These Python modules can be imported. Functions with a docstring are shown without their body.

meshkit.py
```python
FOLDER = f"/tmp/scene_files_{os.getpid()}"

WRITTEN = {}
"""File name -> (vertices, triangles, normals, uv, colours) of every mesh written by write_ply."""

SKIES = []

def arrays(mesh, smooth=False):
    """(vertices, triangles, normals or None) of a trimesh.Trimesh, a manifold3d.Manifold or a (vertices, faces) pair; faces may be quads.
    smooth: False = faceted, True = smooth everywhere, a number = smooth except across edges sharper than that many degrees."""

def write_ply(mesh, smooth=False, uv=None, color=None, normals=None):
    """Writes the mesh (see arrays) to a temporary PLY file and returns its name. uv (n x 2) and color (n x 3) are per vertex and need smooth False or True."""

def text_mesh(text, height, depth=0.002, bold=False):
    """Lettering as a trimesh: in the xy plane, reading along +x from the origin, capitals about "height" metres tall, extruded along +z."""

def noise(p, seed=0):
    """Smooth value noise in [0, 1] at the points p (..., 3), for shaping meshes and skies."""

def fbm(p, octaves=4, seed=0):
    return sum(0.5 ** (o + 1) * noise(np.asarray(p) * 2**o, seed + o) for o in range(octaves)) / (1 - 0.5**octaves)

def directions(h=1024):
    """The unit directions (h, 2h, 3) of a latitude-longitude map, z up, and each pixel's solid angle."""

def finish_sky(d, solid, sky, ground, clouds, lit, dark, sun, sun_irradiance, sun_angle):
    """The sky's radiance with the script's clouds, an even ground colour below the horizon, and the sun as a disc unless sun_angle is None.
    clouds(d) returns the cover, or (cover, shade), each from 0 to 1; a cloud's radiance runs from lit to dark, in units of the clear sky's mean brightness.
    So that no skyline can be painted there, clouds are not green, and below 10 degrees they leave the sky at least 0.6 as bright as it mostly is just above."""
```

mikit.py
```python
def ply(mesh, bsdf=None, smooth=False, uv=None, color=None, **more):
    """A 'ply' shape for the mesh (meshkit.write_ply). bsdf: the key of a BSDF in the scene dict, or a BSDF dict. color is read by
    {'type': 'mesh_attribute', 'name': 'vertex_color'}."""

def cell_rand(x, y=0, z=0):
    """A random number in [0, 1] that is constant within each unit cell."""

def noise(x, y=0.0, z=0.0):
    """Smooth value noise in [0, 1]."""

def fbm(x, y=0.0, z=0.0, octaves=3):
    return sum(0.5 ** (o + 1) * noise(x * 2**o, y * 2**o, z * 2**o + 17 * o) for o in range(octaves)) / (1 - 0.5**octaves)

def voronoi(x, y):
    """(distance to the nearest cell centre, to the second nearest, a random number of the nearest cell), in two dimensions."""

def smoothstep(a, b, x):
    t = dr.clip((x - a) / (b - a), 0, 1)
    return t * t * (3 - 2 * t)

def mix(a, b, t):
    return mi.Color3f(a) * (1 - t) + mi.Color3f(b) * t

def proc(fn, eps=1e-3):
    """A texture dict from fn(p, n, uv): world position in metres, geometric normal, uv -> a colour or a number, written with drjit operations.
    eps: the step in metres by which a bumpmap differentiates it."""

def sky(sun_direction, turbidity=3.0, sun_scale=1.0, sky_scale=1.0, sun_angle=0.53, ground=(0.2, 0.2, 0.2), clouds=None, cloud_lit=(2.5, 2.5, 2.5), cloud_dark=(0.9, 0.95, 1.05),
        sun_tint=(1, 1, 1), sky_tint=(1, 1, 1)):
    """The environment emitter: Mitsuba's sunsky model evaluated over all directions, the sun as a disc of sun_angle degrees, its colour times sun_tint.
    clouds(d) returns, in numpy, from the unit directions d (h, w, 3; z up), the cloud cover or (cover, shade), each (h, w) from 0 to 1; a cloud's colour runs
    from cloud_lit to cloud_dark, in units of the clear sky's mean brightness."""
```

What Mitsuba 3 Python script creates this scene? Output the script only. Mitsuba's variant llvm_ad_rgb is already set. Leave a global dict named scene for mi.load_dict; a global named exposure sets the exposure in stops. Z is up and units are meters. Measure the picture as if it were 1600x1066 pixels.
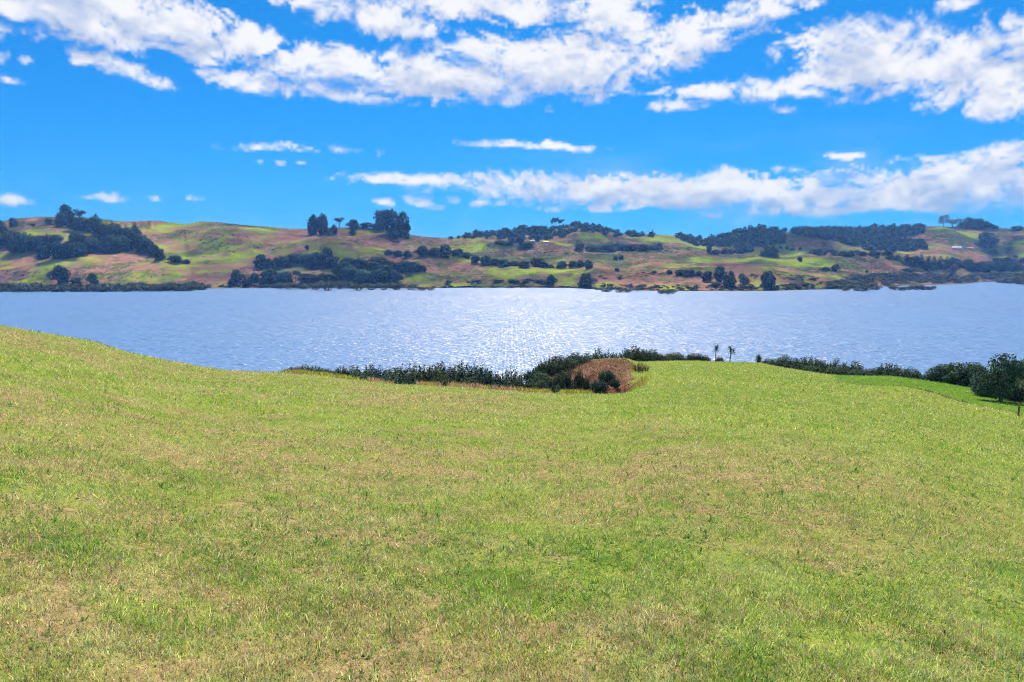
import math
import numpy as np
import drjit as dr
import trimesh
import mitsuba as mi
import mikit
import meshkit
from scipy.interpolate import PchipInterpolator, RegularGridInterpolator
from scipy.ndimage import gaussian_filter

T = mi.ScalarTransform4f
scene, labels = {}, {}
exposure = 2.32

# ------------------------------------------------------------------ camera
ZC, F, HOR = 27.0, 1142.0, 418.0           # eye height above the lake; focal length and horizon row of a 1600 x 1066 frame
PITCH = math.atan((533 - HOR) / F)
CP, SP = math.cos(PITCH), math.sin(PITCH)
scene['camera'] = {'type': 'perspective', 'fov': math.degrees(2 * math.atan(800 / F)), 'fov_axis': 'x', 'near_clip': 0.1, 'far_clip': 20000.0,
                   'to_world': T().look_at(origin=[0, 0, ZC], target=[0, CP, ZC - SP], up=[0, 0, 1])}


def bearing(px, py):
    """Bearing (radians east of north, the way the camera faces) and slope (rise per metre) of a line of sight."""
    dx, dy = (np.asarray(px, float) - 800) / F, (533 - np.asarray(py, float)) / F
    y, z = CP + dy * SP, -SP + dy * CP
    return np.arctan2(dx, y), z / np.hypot(dx, y)


# ------------------------------------------------------------------ sky and sun
SUN_AZ, SUN_EL = math.radians(5), math.radians(54)
SUN = [math.sin(SUN_AZ) * math.cos(SUN_EL), math.cos(SUN_AZ) * math.cos(SUN_EL), math.sin(SUN_EL)]

# cloud banks: bearing/elevation of the centre, half widths (all written in 1/1142 radian steps), tilt
BANKS = [(100, 15, 150, 52, 8), (260, 42, 150, 42, 8), (385, 62, 62, 24, 0), (30, 5, 80, 30, 10), (132, 92, 24, 10, 0), (205, 113, 75, 15, 14), (308, 92, 30, 10, 0),
         (560, 18, 140, 36, 4), (700, 8, 110, 34, 0), (640, 48, 70, 20, 0), (480, 0, 70, 20, 0),
         (510, 108, 130, 40, 0), (700, 128, 210, 48, 0), (880, 112, 150, 64, 0), (410, 133, 90, 17, 8), (800, 95, 140, 40, 0), (560, 150, 130, 16, 6),
         (1085, 66, 125, 48, -8), (960, 32, 75, 40, 0), (1190, 18, 75, 26, -6), (1140, 40, 80, 30, -10), (850, 20, 90, 26, 0),
         (1400, 100, 190, 66, 2), (1250, 140, 130, 24, -2), (1530, 140, 110, 52, 6), (1110, 147, 95, 13, 0), (1340, 62, 110, 32, 0), (1060, 172, 50, 10, 0), (1230, 172, 30, 9, 10),
         (1610, 100, 60, 60, 0), (1500, 5, 50, 20, -8), (1240, 8, 50, 10, 0), (1590, 40, 20, 16, 0), (1700, 60, 120, 60, 0), (-120, 20, 130, 60, 0),
         (485, 233, 118, 10, 0), (840, 232, 118, 7, 4), (600, 276, 80, 6, 3), (690, 289, 150, 15, 2), (770, 300, 130, 18, 0), (640, 284, 90, 9, 3),
         (860, 296, 180, 30, 2), (1100, 300, 280, 32, 0), (1400, 298, 320, 42, -2), (1570, 245, 110, 24, -6), (760, 318, 120, 9, 0), (1000, 322, 220, 8, 0), (1350, 325, 300, 12, 0),
         (1700, 290, 200, 50, 0), (1440, 246, 60, 6, 0), (1330, 243, 40, 5, 0),
         (12, 311, 50, 8, 2), (166, 312, 32, 7, 2), (240, 314, 16, 5, 0), (303, 314, 18, 5, 0), (14, 122, 24, 6, 0), (2, 85, 18, 11, 0), (46, 91, 11, 5, 0),
         (411, 257, 7, 4, 0), (440, 258, 8, 3, 0), (472, 258, 8, 3, 0), (600, 320, 18, 6, 10), (655, 322, 36, 8, 14)]
_b = []
for cx, cy, rx, ry, tilt in BANKS:
    a, e = bearing(cx, cy)
    _b.append((float(a), math.atan(float(e)), rx / F * math.cos(float(a)) ** 1.6, ry / F, math.radians(tilt)))


def cloud_field(az, el, d):
    q = np.stack([az * 12, el * 21, az * 0], -1)
    w1, w2 = meshkit.fbm(q * .9, 3, 11) - .5, meshkit.fbm(q * .9 + 40, 3, 12) - .5
    q2 = q + np.stack([w1 * 1.1, w2 * 1.1, 0 * w1], -1)
    big = meshkit.fbm(q2 * 1.1, 3, 3) - .5
    bill = 1 - np.abs(2 * meshkit.fbm(q2 * 2.3 + 5, 4, 5) - 1) - .75                       # rounded billows
    fine = meshkit.fbm(q2 * 6.5, 4, 6) - .5
    x0, y0 = az + w1 * .03, el + w2 * .016
    rim = np.full(az.shape, -3.0)
    for a, e, rx, ry, tl in _b:
        ux, uy = x0 - a, y0 - e
        vx, vy = ux * math.cos(tl) - uy * math.sin(tl), ux * math.sin(tl) + uy * math.cos(tl)
        vy = np.where(vy < 0, vy * 1.3, vy)
        rim = np.maximum(rim, np.maximum((1 - (vx / rx) ** 2 - (vy / ry) ** 2) * min(1, .42 + ry * F / 38), -3))
    # beyond the view the broken deck goes on
    deck = 3.4 * (meshkit.fbm(np.stack([d[..., 0], d[..., 1], d[..., 2] * 0], -1) / np.maximum(d[..., 2:3] + .08, .05) * 1.1, 5, 21) - .53)
    out = np.maximum(np.clip((np.abs(az) - .72) / .12, 0, 1), np.clip((el - .40) / .1, 0, 1))
    return rim * (1 - out) + deck * out + (1 - .45 * np.clip(1 - el / .15, 0, 1)) * (.8 * big + .85 * bill + 1.2 * fine) + .45 * (meshkit.noise(q2 * 34) - .5), w1


def clouds(d):
    az, el = np.arctan2(d[..., 0], d[..., 1]), np.arcsin(np.clip(d[..., 2], -1, 1))
    f, w1 = cloud_field(az, el, d)
    up = cloud_field(az, el + .022, d)[0]                                                  # what lies between this part and the sun above
    low = np.clip(1 - el / .15, 0, 1)
    soft = .62 + 1.5 * np.clip(meshkit.fbm(np.stack([az * 16, el * 30, az * 0 + 3], -1), 3, 46) - .3, 0, .6)
    cover = np.clip((f + .02) / soft, 0, 1)
    cover = cover * cover * (3 - 2 * cover)
    veil = np.clip(meshkit.fbm(np.stack([az * 7, el * 30, az * 0], -1), 4, 44) - .42, 0, 1) * 1.5 * np.clip((az + .25) / .5, 0, 1) * np.exp(-((el - .09) / .05) ** 2)
    sh = .10 + .62 * np.clip(up, 0, 1.2) + .70 * low + 1.5 * (meshkit.fbm(np.stack([az * 30, el * 52, az * 0], -1), 4, 31) - .5) - .25 * np.clip(f, 0, 1)
    veil = np.maximum(veil, .30 * np.exp(-np.clip(el, 0, 1) / .055) + 0 * veil)
    return np.maximum(cover * (.97 - .2 * low), veil * .6), np.clip(sh, 0, 1)


scene['daylight'] = mikit.sky(SUN, turbidity=2.5, clouds=clouds, cloud_lit=(3.9, 3.95, 4.1), cloud_dark=(1.55, 2.05, 3.2), sky_tint=(0.042, .425, .80), sun_tint=(1, .985, .95))

# ------------------------------------------------------------------ helpers
rng = np.random.default_rng(7)
fbm, noise = meshkit.fbm, meshkit.noise


def rgb(*c):
    return {'type': 'rgb', 'value': list(c)}


def tag(key, label=None, cat=None, group=None, kind=None):
    d = labels.setdefault(key, {})
    for k, v in (('label', label), ('category', cat), ('group', group), ('kind', kind)):
        if v:
            d[k] = v


_used = {}


def numbered(name):
    n = _used.get(name, 0)
    _used[name] = n + 1
    return name if n == 0 else f'{name}_{n:03d}'


def grid_faces(nr, nc):
    i = np.arange((nr - 1) * (nc - 1))
    r, c = i // (nc - 1), i % (nc - 1)
    a = r * nc + c
    return np.vstack([np.stack([a, a + 1, a + nc + 1], 1), np.stack([a, a + nc + 1, a + nc], 1)])


VCOL = {'type': 'mesh_attribute', 'name': 'vertex_color'}


# ------------------------------------------------------------------ the far shore: one heightfield in bearing and distance
# seen from the eye: row of the shore, three rows with their distances up the slope, the skyline
FAR = [(-700, 453, 418, 1000, 385, 1200, 372, 1350, 352, 1600), (-300, 453, 418, 1000, 385, 1200, 365, 1350, 348, 1550),
       (0, 453, 420, 1000, 385, 1200, 365, 1320, 347, 1450), (40, 453, 420, 1000, 385, 1200, 362, 1320, 341, 1450), (90, 453, 420, 1000, 385, 1200, 360, 1320, 339, 1450),
       (140, 452.8, 420, 1000, 388, 1200, 362, 1320, 340, 1450), (200, 452.5, 420, 1000, 388, 1200, 364, 1320, 346, 1440), (245, 452, 420, 1000, 390, 1200, 365, 1320, 345, 1440),
       (295, 451.5, 420, 1000, 390, 1200, 368, 1320, 350, 1440), (320, 451, 420, 1020, 390, 1200, 366, 1320, 346, 1430), (390, 450.5, 420, 1030, 392, 1200, 370, 1320, 352, 1420),
       (480, 450.5, 422, 1020, 392, 1200, 374, 1320, 358, 1420), (560, 450.5, 422, 1020, 392, 1200, 374, 1320, 355, 1420), (600, 450.5, 422, 1020, 393, 1220, 377, 1330, 359, 1420),
       (640, 450.5, 422, 1020, 394, 1250, 380, 1350, 367, 1440), (700, 450, 422, 1080, 398, 1300, 384, 1450, 372, 1600), (745, 450, 422, 1080, 402, 1320, 384, 1560, 364, 1950),
       (790, 450, 422, 1080, 404, 1350, 384, 1600, 363, 2000), (830, 450, 422, 1080, 404, 1350, 384, 1620, 360, 2050), (870, 450, 422, 1080, 404, 1350, 384, 1650, 358, 2100),
       (895, 450, 422, 1080, 404, 1350, 384, 1650, 351, 2100), (930, 452, 424, 1080, 404, 1350, 386, 1650, 356, 2100), (960, 453, 425, 1080, 404, 1380, 388, 1700, 363, 2100),
       (1050, 455, 427, 1080, 406, 1400, 388, 1750, 368, 2150), (1100, 455, 428, 1080, 408, 1400, 390, 1750, 374, 2150), (1130, 455, 428, 1080, 408, 1400, 392, 1800, 367, 2200),
       (1190, 455, 428, 1080, 410, 1420, 392, 1850, 356, 2300), (1230, 454, 428, 1090, 410, 1450, 392, 1850, 363, 2350), (1260, 453, 430, 1150, 410, 1500, 392, 1900, 359, 2400),
       (1310, 452, 430, 1200, 410, 1550, 394, 1950, 360, 2450), (1400, 447, 428, 1300, 410, 1600, 390, 2050, 356, 2500), (1440, 446, 428, 1330, 410, 1620, 388, 2100, 354, 2500),
       (1500, 444, 426, 1400, 408, 1680, 386, 2100, 355, 2500), (1540, 440.5, 426, 1500, 406, 1720, 384, 2100, 356, 2500), (1562, 440.5, 426, 1500, 406, 1720, 384, 2100, 357, 2500),
       (1600, 443, 426, 1450, 406, 1700, 384, 2100, 359, 2500), (1900, 445, 426, 1400, 406, 1700, 384, 2100, 362, 2500), (2300, 446, 428, 1400, 408, 1700, 390, 2100, 370, 2500)]
_t = np.array(FAR, float)
_saz = bearing(_t[:, 0], _t[:, 1])[0]
_se = bearing(_t[:, 0], _t[:, 1])[1]
_sr = -ZC / _se
KNOLLS = [(700, 410, 85, 110, 15), (590, 436, 90, 60, 8), (1360, 412, 95, 130, 20), (1290, 384, 75, 150, 22), (928, 372, 48, 110, 20), (1060, 398, 130, 120, 11), (850, 432, 130, 70, 7), (250, 425, 130, 80, 9),
          (60, 420, 120, 80, 9), (440, 398, 90, 100, 12), (350, 372, 60, 90, 12), (1190, 372, 70, 160, 26), (1520, 385, 70, 120, 20), (1460, 372, 60, 120, 18), (780, 386, 60, 110, 12), (520, 376, 50, 80, 9), (1150, 426, 120, 70, 7)]
cols = [_sr] + [_t[:, k] for k in (3, 5, 7, 9)]
for _k in (1, 2, 3, 4):
    cols[_k] = np.maximum(cols[_k], cols[_k - 1] * (1.14, 1.12, 1.1, 1.1)[_k - 1])
ev = [_se] + [bearing(_t[:, 0], _t[:, k])[1] for k in (2, 4, 6, 8)]
FAZ = np.linspace(_saz[0], _saz[-1], 760)
node_r = [PchipInterpolator(_saz, c)(FAZ) for c in cols]
node_e = [PchipInterpolator(_saz, c)(FAZ) for c in ev]
node_r = [gaussian_filter(c, 9, mode='nearest') for c in node_r]
node_e = [gaussian_filter(c, (2, 9, 9, 9, 1)[k], mode='nearest') for k, c in enumerate(node_e)]
node_r[0] = -ZC / node_e[0]
NV = 210
V = np.concatenate([[-.12, -.05, -.02], np.linspace(0, 1, NV), [1.03, 1.08, 1.16, 1.3, 1.5]])
FR = np.zeros((len(V), len(FAZ)))
FZ = np.zeros_like(FR)
vk = np.array([0, .3, .55, .78, 1.0])
for j in range(len(FAZ)):
    rk = np.array([n[j] for n in node_r])
    ek = np.array([n[j] for n in node_e])
    zk = ZC + rk * ek
    zk[0] = 0
    vin = np.clip(V, 0, 1)
    FR[:, j] = PchipInterpolator(vk, rk)(vin) + np.where(V > 1, (V - 1) * 1500, 0) + np.where(V < 0, V * 250, 0)
    FZ[:, j] = PchipInterpolator(rk, zk)(PchipInterpolator(vk, rk)(vin)) - np.where(V > 1, 40 * (1 - np.exp(-(V - 1) * 4)), 0) + np.where(V < 0, V * 30, 0)
_x, _y = FR * np.sin(FAZ), FR * np.cos(FAZ)
_p = np.stack([_x, _y, _x * 0], -1)
rel = (fbm(_p / [170, 230, 1], 3, 41) - .5) * 22 + (1 - np.abs(2 * fbm(_p / [90, 160, 1] + 9, 3, 42) - 1) - .7) * 16 + (fbm(_p / 28, 3, 43) - .5) * 3.2
ramp = np.clip(V, 0, 1)[:, None]
FZ += rel * np.clip(ramp * 3.0, 0, 1) * (1 - .35 * ramp)
FZ = np.where(V[:, None] > .015, np.maximum(FZ, .35), FZ)
for px, py, wpx, dep, hh in KNOLLS:                                   # rounded spurs and knolls, steeper toward the water
    a, e = bearing(px, py)
    j0 = int(np.argmin(np.abs(FAZ - a)))
    k0 = int(np.argmax(np.maximum.accumulate((FZ[:, j0] - ZC) / FR[:, j0]) >= e))
    q = np.hypot((FAZ[None] - a) * F / wpx, (FR - FR[k0, j0]) / dep)
    FZ += hh * np.exp(-q ** 2.4) * np.clip(ramp * 6, 0, 1)
emax = ((FZ - ZC) / FR)[: 3 + NV].max(0)
FZ += gaussian_filter(node_e[4] - emax, 1.2)[None] * FR * np.clip(ramp * 1.4, 0, 1) ** 3
_far_r = FR.copy()


def far_hit(px, py):
    """Where the line of sight meets the far land: x, y, z, distance."""
    a, e = bearing(px, py)
    j = np.clip(np.interp(a, FAZ, np.arange(len(FAZ))), 0, len(FAZ) - 1.001)
    j0 = int(j)
    t = j - j0
    r, z = FR[:, j0] * (1 - t) + FR[:, j0 + 1] * t, FZ[:, j0] * (1 - t) + FZ[:, j0 + 1] * t
    ee = np.maximum.accumulate((z - ZC) / r)
    k = int(np.argmax(ee >= e)) if (ee >= e).any() else int(np.argmax(ee))
    k = max(k, 1)
    e0, e1 = (z[k - 1] - ZC) / r[k - 1], (z[k] - ZC) / r[k]
    s = float(np.clip((e - e0) / (e1 - e0 + 1e-12), 0, 1)) if e1 > e0 else 1.0
    rr, zz = r[k - 1] + (r[k] - r[k - 1]) * s, z[k - 1] + (z[k] - z[k - 1]) * s
    return rr * math.sin(a), rr * math.cos(a), zz, rr


def far_colour(p, n, uv):
    a = mikit.fbm(p.x / 130 + 3, p.y / 190, octaves=4)
    b = mikit.fbm(p.x / 38, p.y / 70 + 5, p.z / 14, octaves=3)
    c = mikit.fbm(p.x / 9, p.y / 13, octaves=4)
    t = mikit.fbm(p.x / 3.2, p.y / 5, octaves=2)
    dry = mikit.smoothstep(.34, .64, a * .42 + b * .58 + (c - .5) * .42 + (t - .5) * .3 + uv.x)
    lime = mikit.smoothstep(.46, .66, mikit.fbm(p.x / 90 + 31, p.y / 120, octaves=3) + (c - .5) * .2)
    green = mikit.mix((.105, .145, .04), (.29, .43, .02), lime)
    brown = mikit.mix((.20, .105, .09), (.36, .212, .172), c)
    col = mikit.mix(green, brown, dry)
    scrub = mikit.smoothstep(.60, .72, mikit.fbm(p.x / 45 + 77, p.y / 60, octaves=4)) * .55
    col = mikit.mix(col, (.06, .08, .045), scrub * mikit.smoothstep(.3, .6, c))
    col = col * (.72 + .56 * t)
    marsh = mikit.smoothstep(1.5, .4, p.z)
    return mikit.mix(col, (.11, .11, .06), marsh)




def far_relief(p, n, uv):
    return mikit.fbm(p.x / 9, p.y / 14, p.z / 5, octaves=4) * 2.3


scene['far_pasture'] = {'type': 'twosided', 'bsdf': {'type': 'bumpmap', 'arbitrary': mikit.proc(far_relief, eps=.6), 'scale': 1.0, 'bsdf': {'type': 'diffuse', 'reflectance': mikit.proc(far_colour)}}}
_faz_px = np.interp(FAZ, _saz, _t[:, 0])
_dry = np.interp(_faz_px, [0, 300, 500, 620, 760, 1000, 1300, 1600], [.03, .05, -.03, .01, -.03, -.06, -.09, -.06])
_uvd = np.broadcast_to(_dry[None], FZ.shape) + .05 * (1 - ramp)
scene['hills'] = mikit.ply((np.stack([_x, _y, FZ], -1).reshape(-1, 3), grid_faces(*FZ.shape)), 'far_pasture', smooth=True, uv=np.stack([_uvd, _uvd], -1).reshape(-1, 2))
tag('hills', kind='structure')

# ------------------------------------------------------------------ lake


def ripple(p, n, uv):
    a = mikit.noise(p.x / 2.2, p.y / 1.3) * .40
    b = mikit.noise(p.x / 1.0 + 7, p.y / .65) * .30
    gust = .7 + .6 * mikit.fbm(p.x / 60, p.y / 150, octaves=3)
    return (a + b) * gust


scene['lake_water'] = {'type': 'bumpmap', 'arbitrary': mikit.proc(ripple, eps=.05), 'scale': 1.0,
                       'bsdf': {'type': 'principled', 'base_color': rgb(.095, .215, .44), 'roughness': .39, 'specular': .215}}


def wave(x, y):
    """Wind chop, steeper on the faces turned to the south shore."""
    p = lambda a, b, k: np.stack([x / a + k, y / b + k * 1.7, x * 0], -1)  # noqa: E731
    w = noise(p(23, 31, 3)) * 2
    h = .50 * noise(np.stack([x / 4.2 + w, y / 3.4, x * 0], -1), 1) + .30 * noise(p(1.9, 2.3, 5), 2) + .5 * noise(p(9, 8, 1), 3)
    return h * (.55 + .9 * fbm(p(70, 160, 2), 3, 4))


waz, wq = np.meshgrid(np.linspace(-1.08, 1.08, 740), np.linspace(1 / 150, 1 / 2600, 200))
wx, wy = np.sin(waz) / wq, np.cos(waz) / wq
eps_ = .35
sx = (wave(wx + eps_, wy) - wave(wx - eps_, wy)) / (2 * eps_)
sy = (wave(wx, wy + eps_) - wave(wx, wy - eps_)) / (2 * eps_)
sy = np.maximum(sy, 0) * 1.05 + .012
wn = np.stack([-sx * .3, -sy, np.ones_like(sx)], -1).reshape(-1, 3)
wn /= np.linalg.norm(wn, axis=1, keepdims=True)
scene['lake'] = {'type': 'ply', 'filename': meshkit.write_ply((np.stack([wx, wy, (wave(wx, wy) - .6) * .25], -1).reshape(-1, 3), grid_faces(*wx.shape)), normals=wn), 'face_normals': False, 'bsdf': {'type': 'ref', 'id': 'lake_water'}}
tag('lake', kind='structure')

# ------------------------------------------------------------------ the near hill: a second heightfield in bearing and distance
H0 = 3.0
NEAR = [(-500, 45, 470, 55, 478, 70, 490, 100, 520), (0, 60, 509, 70, 517, 85, 530, 110, 560), (50, 62, 518, 72, 525, 86, 538, 111, 568), (100, 64, 526, 74, 533, 88, 547, 113, 575),
        (150, 66, 535, 76, 542, 90, 556, 115, 585), (185, 67, 547, 77, 554, 91, 567, 116, 595), (250, 69, 562, 79, 569, 93, 582, 118, 608), (300, 70, 571, 80, 577, 95, 590, 120, 615),
        (365, 70, 580, 80, 586, 95, 600, 120, 625), (440, 70, 583, 80, 590, 95, 604, 120, 630), (560, 66, 594, 74, 601, 90, 616, 115, 640),
        (620, 63, 601, 71, 611, 88, 621, 112, 640), (700, 62, 605, 70, 617, 86, 622, 110, 640), (790, 60, 612, 68, 634, 84, 622, 110, 640), (830, 60, 615, 68, 642, 86, 604, 110, 622),
        (880, 60, 617, 68, 648, 88, 586, 115, 592), (930, 60, 617, 68, 646, 90, 574, 118, 568), (970, 60, 616, 68, 634, 88, 573, 122, 568), (1008, 62, 603, 75, 591, 100, 578, 135, 567),
        (1100, 65, 600, 90, 584, 120, 573, 150, 566), (1180, 65, 603, 90, 587, 120, 576, 150, 568), (1230, 75, 600, 95, 591, 118, 582, 145, 577), (1290, 95, 597, 100, 596, 118, 591, 140, 585),
        (1400, 95, 606, 98, 612, 115, 599, 130, 589), (1500, 85, 629, 88, 637, 105, 616, 120, 603), (1600, 75, 650, 78, 661, 98, 635, 112, 621), (2100, 60, 745, 63, 752, 85, 710, 105, 680)]
_n = np.array(NEAR, float)
n_az = bearing(_n[:, 0], _n[:, 2])[0]
n_D = [_n[:, k] for k in (1, 3, 5, 7)]
n_drop = [-bearing(_n[:, 0], _n[:, k + 1])[1] * _n[:, k] for k in (1, 3, 5, 7)]
back = np.array([1.7, 2.4, math.pi])
full = lambda a, b: np.concatenate([[b, b, b], a, [b, b, b]])  # noqa: E731
n_az = np.concatenate([-back[::-1], n_az, back])
NAZ = np.concatenate([np.linspace(-math.pi, -.82, 50, endpoint=False), np.linspace(-.82, .82, 420), np.linspace(.82, math.pi, 51)[1:]])
ND = [PchipInterpolator(n_az, full(a, b))(NAZ) for a, b in zip(n_D, (60, 80, 100, 140))]
NP_ = [PchipInterpolator(n_az, full(a, b))(NAZ) for a, b in zip(n_drop, (1.0, 1.5, 3, 8))]
NR = np.concatenate([[0], np.geomspace(.4, 340, 300)])
NZ = np.zeros((len(NR), len(NAZ)))
for j in range(len(NAZ)):
    d, q = [n[j] for n in ND], [n[j] for n in NP_]
    s = (q[0] - H0) / d[0]
    r = [0, .25 * d[0], .5 * d[0], .75 * d[0], *d, d[3] + 12, d[3] + 90, d[3] + 400]
    q = [H0, H0 + .25 * s * d[0], H0 + .5 * s * d[0], H0 + .75 * s * d[0], *q, q[3] + 4.5, q[3] + 37, q[3] + 60]
    NZ[:, j] = ZC - PchipInterpolator(r, q)(NR)
_x, _y = NR[:, None] * np.sin(NAZ), NR[:, None] * np.cos(NAZ)
_p = np.stack([_x, _y, _x * 0], -1)
amp = np.clip(NR / 12, 0, 1)[:, None]
NZ += amp * ((fbm(_p / 11, 2, 51) - .5) * .26 + (fbm(_p / 2.2, 2, 52) - .5) * .07) + (fbm(_p / .5, 2, 53) - .5) * .05
_px = np.interp(NAZ, n_az[3:-3], _n[:, 0])[None]
_slump = np.clip((_px - 800) / 50, 0, 1) * np.clip((1005 - _px) / 30, 0, 1) * np.clip((NR[:, None] - 64) / 5, 0, 1) * np.clip((94 - NR[:, None]) / 8, 0, 1)
NZ += _slump * ((fbm(_p / [3.2, 5, 1], 3, 57) - .5) * 4.2 - .55)
near_z = RegularGridInterpolator((NR, NAZ), NZ, bounds_error=False, fill_value=None)


def zat(x, y):
    return near_z(np.stack([np.clip(np.hypot(x, y), 0, 339), np.arctan2(x, y)], -1))


def near_at(px, r, py=600):
    a = float(bearing(px, py)[0])
    x, y = r * math.sin(a), r * math.cos(a)
    return x, y, float(zat(np.array([x]), np.array([y]))[0])


def near_hit(px, py, first=3.0):
    a, e = bearing(px, py)
    r = np.linspace(first, 260, 6000)
    z = near_z(np.stack([r, np.full_like(r, a)], -1))
    k = int(np.argmax((z - ZC) / r >= e)) if ((z - ZC) / r >= e).any() else int(np.argmax((z - ZC) / r))
    return r[k] * math.sin(a), r[k] * math.cos(a), float(z[k]), float(r[k])


def zones(x, y):
    """How far a place belongs to the slumped bank, the lower terrace, and the broken edge above that terrace."""
    a, r = np.arctan2(x, y), np.hypot(x, y)
    px = np.interp(a, n_az[3:-3], _n[:, 0])
    d1, d2, d3, d4 = (np.interp(a, NAZ, q) for q in ND)
    wob = (fbm(np.stack([x, y, x * 0], -1) / 3.5, 3, 71) - .5)
    st = lambda v, lo, hi: np.clip((v - lo) / (hi - lo), 0, 1)  # noqa: E731
    bank = st(px + wob * 50, 770, 830) * st(px + wob * 60 + (r - 62) * .6, 1012, 985) * st(r + wob * 5, 61.5, 64) * st(r + wob * 9, d3 + 14, d3 + 6)
    ter = st(px, 1280, 1330) * st(r + wob * 2, d1 + 1.5, d1 + 3.5)
    edge = st(px + wob * 60, 1290, 1340) * st(np.abs(r - d1 - 1 + wob * 3), 2.6, .8)
    thick = st(px, 400, 470) * st(px, 830, 780) * st(r + wob * 4, d1 + 1, d1 + 4)
    return bank, ter, edge, thick


def dryness(x, y):
    """0 lush, 1 straw: patches of the pasture."""
    p = np.stack([x, y, x * 0], -1)
    r = np.hypot(x, y)
    d = .34 * fbm(p / 6.5, 3, 61) + .36 * fbm(p / 1.5, 3, 62) + .30 * fbm(p / .38, 3, 63)
    d = np.clip((d - .39) / .24, 0, 1)
    a = np.degrees(np.arctan2(x, y))
    lush = 1.3 * np.clip((r - 22 + 1.1 * np.abs(a - 12)) / 22, 0, 1) * np.clip((a + 2) / 8, 0, 1)      # the knoll toward the lake stays greener
    bare = np.exp(-((x - 5.5) / 6) ** 2 - ((y - 17) / 7) ** 2)
    bank, ter, edge, thick = zones(x, y)
    return np.clip((d * (1 - .6 * np.clip(lush, 0, 1.3)) + .34 * bare) * (1 - .9 * ter) + .35 * edge + .5 * thick, 0, 1)


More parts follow.
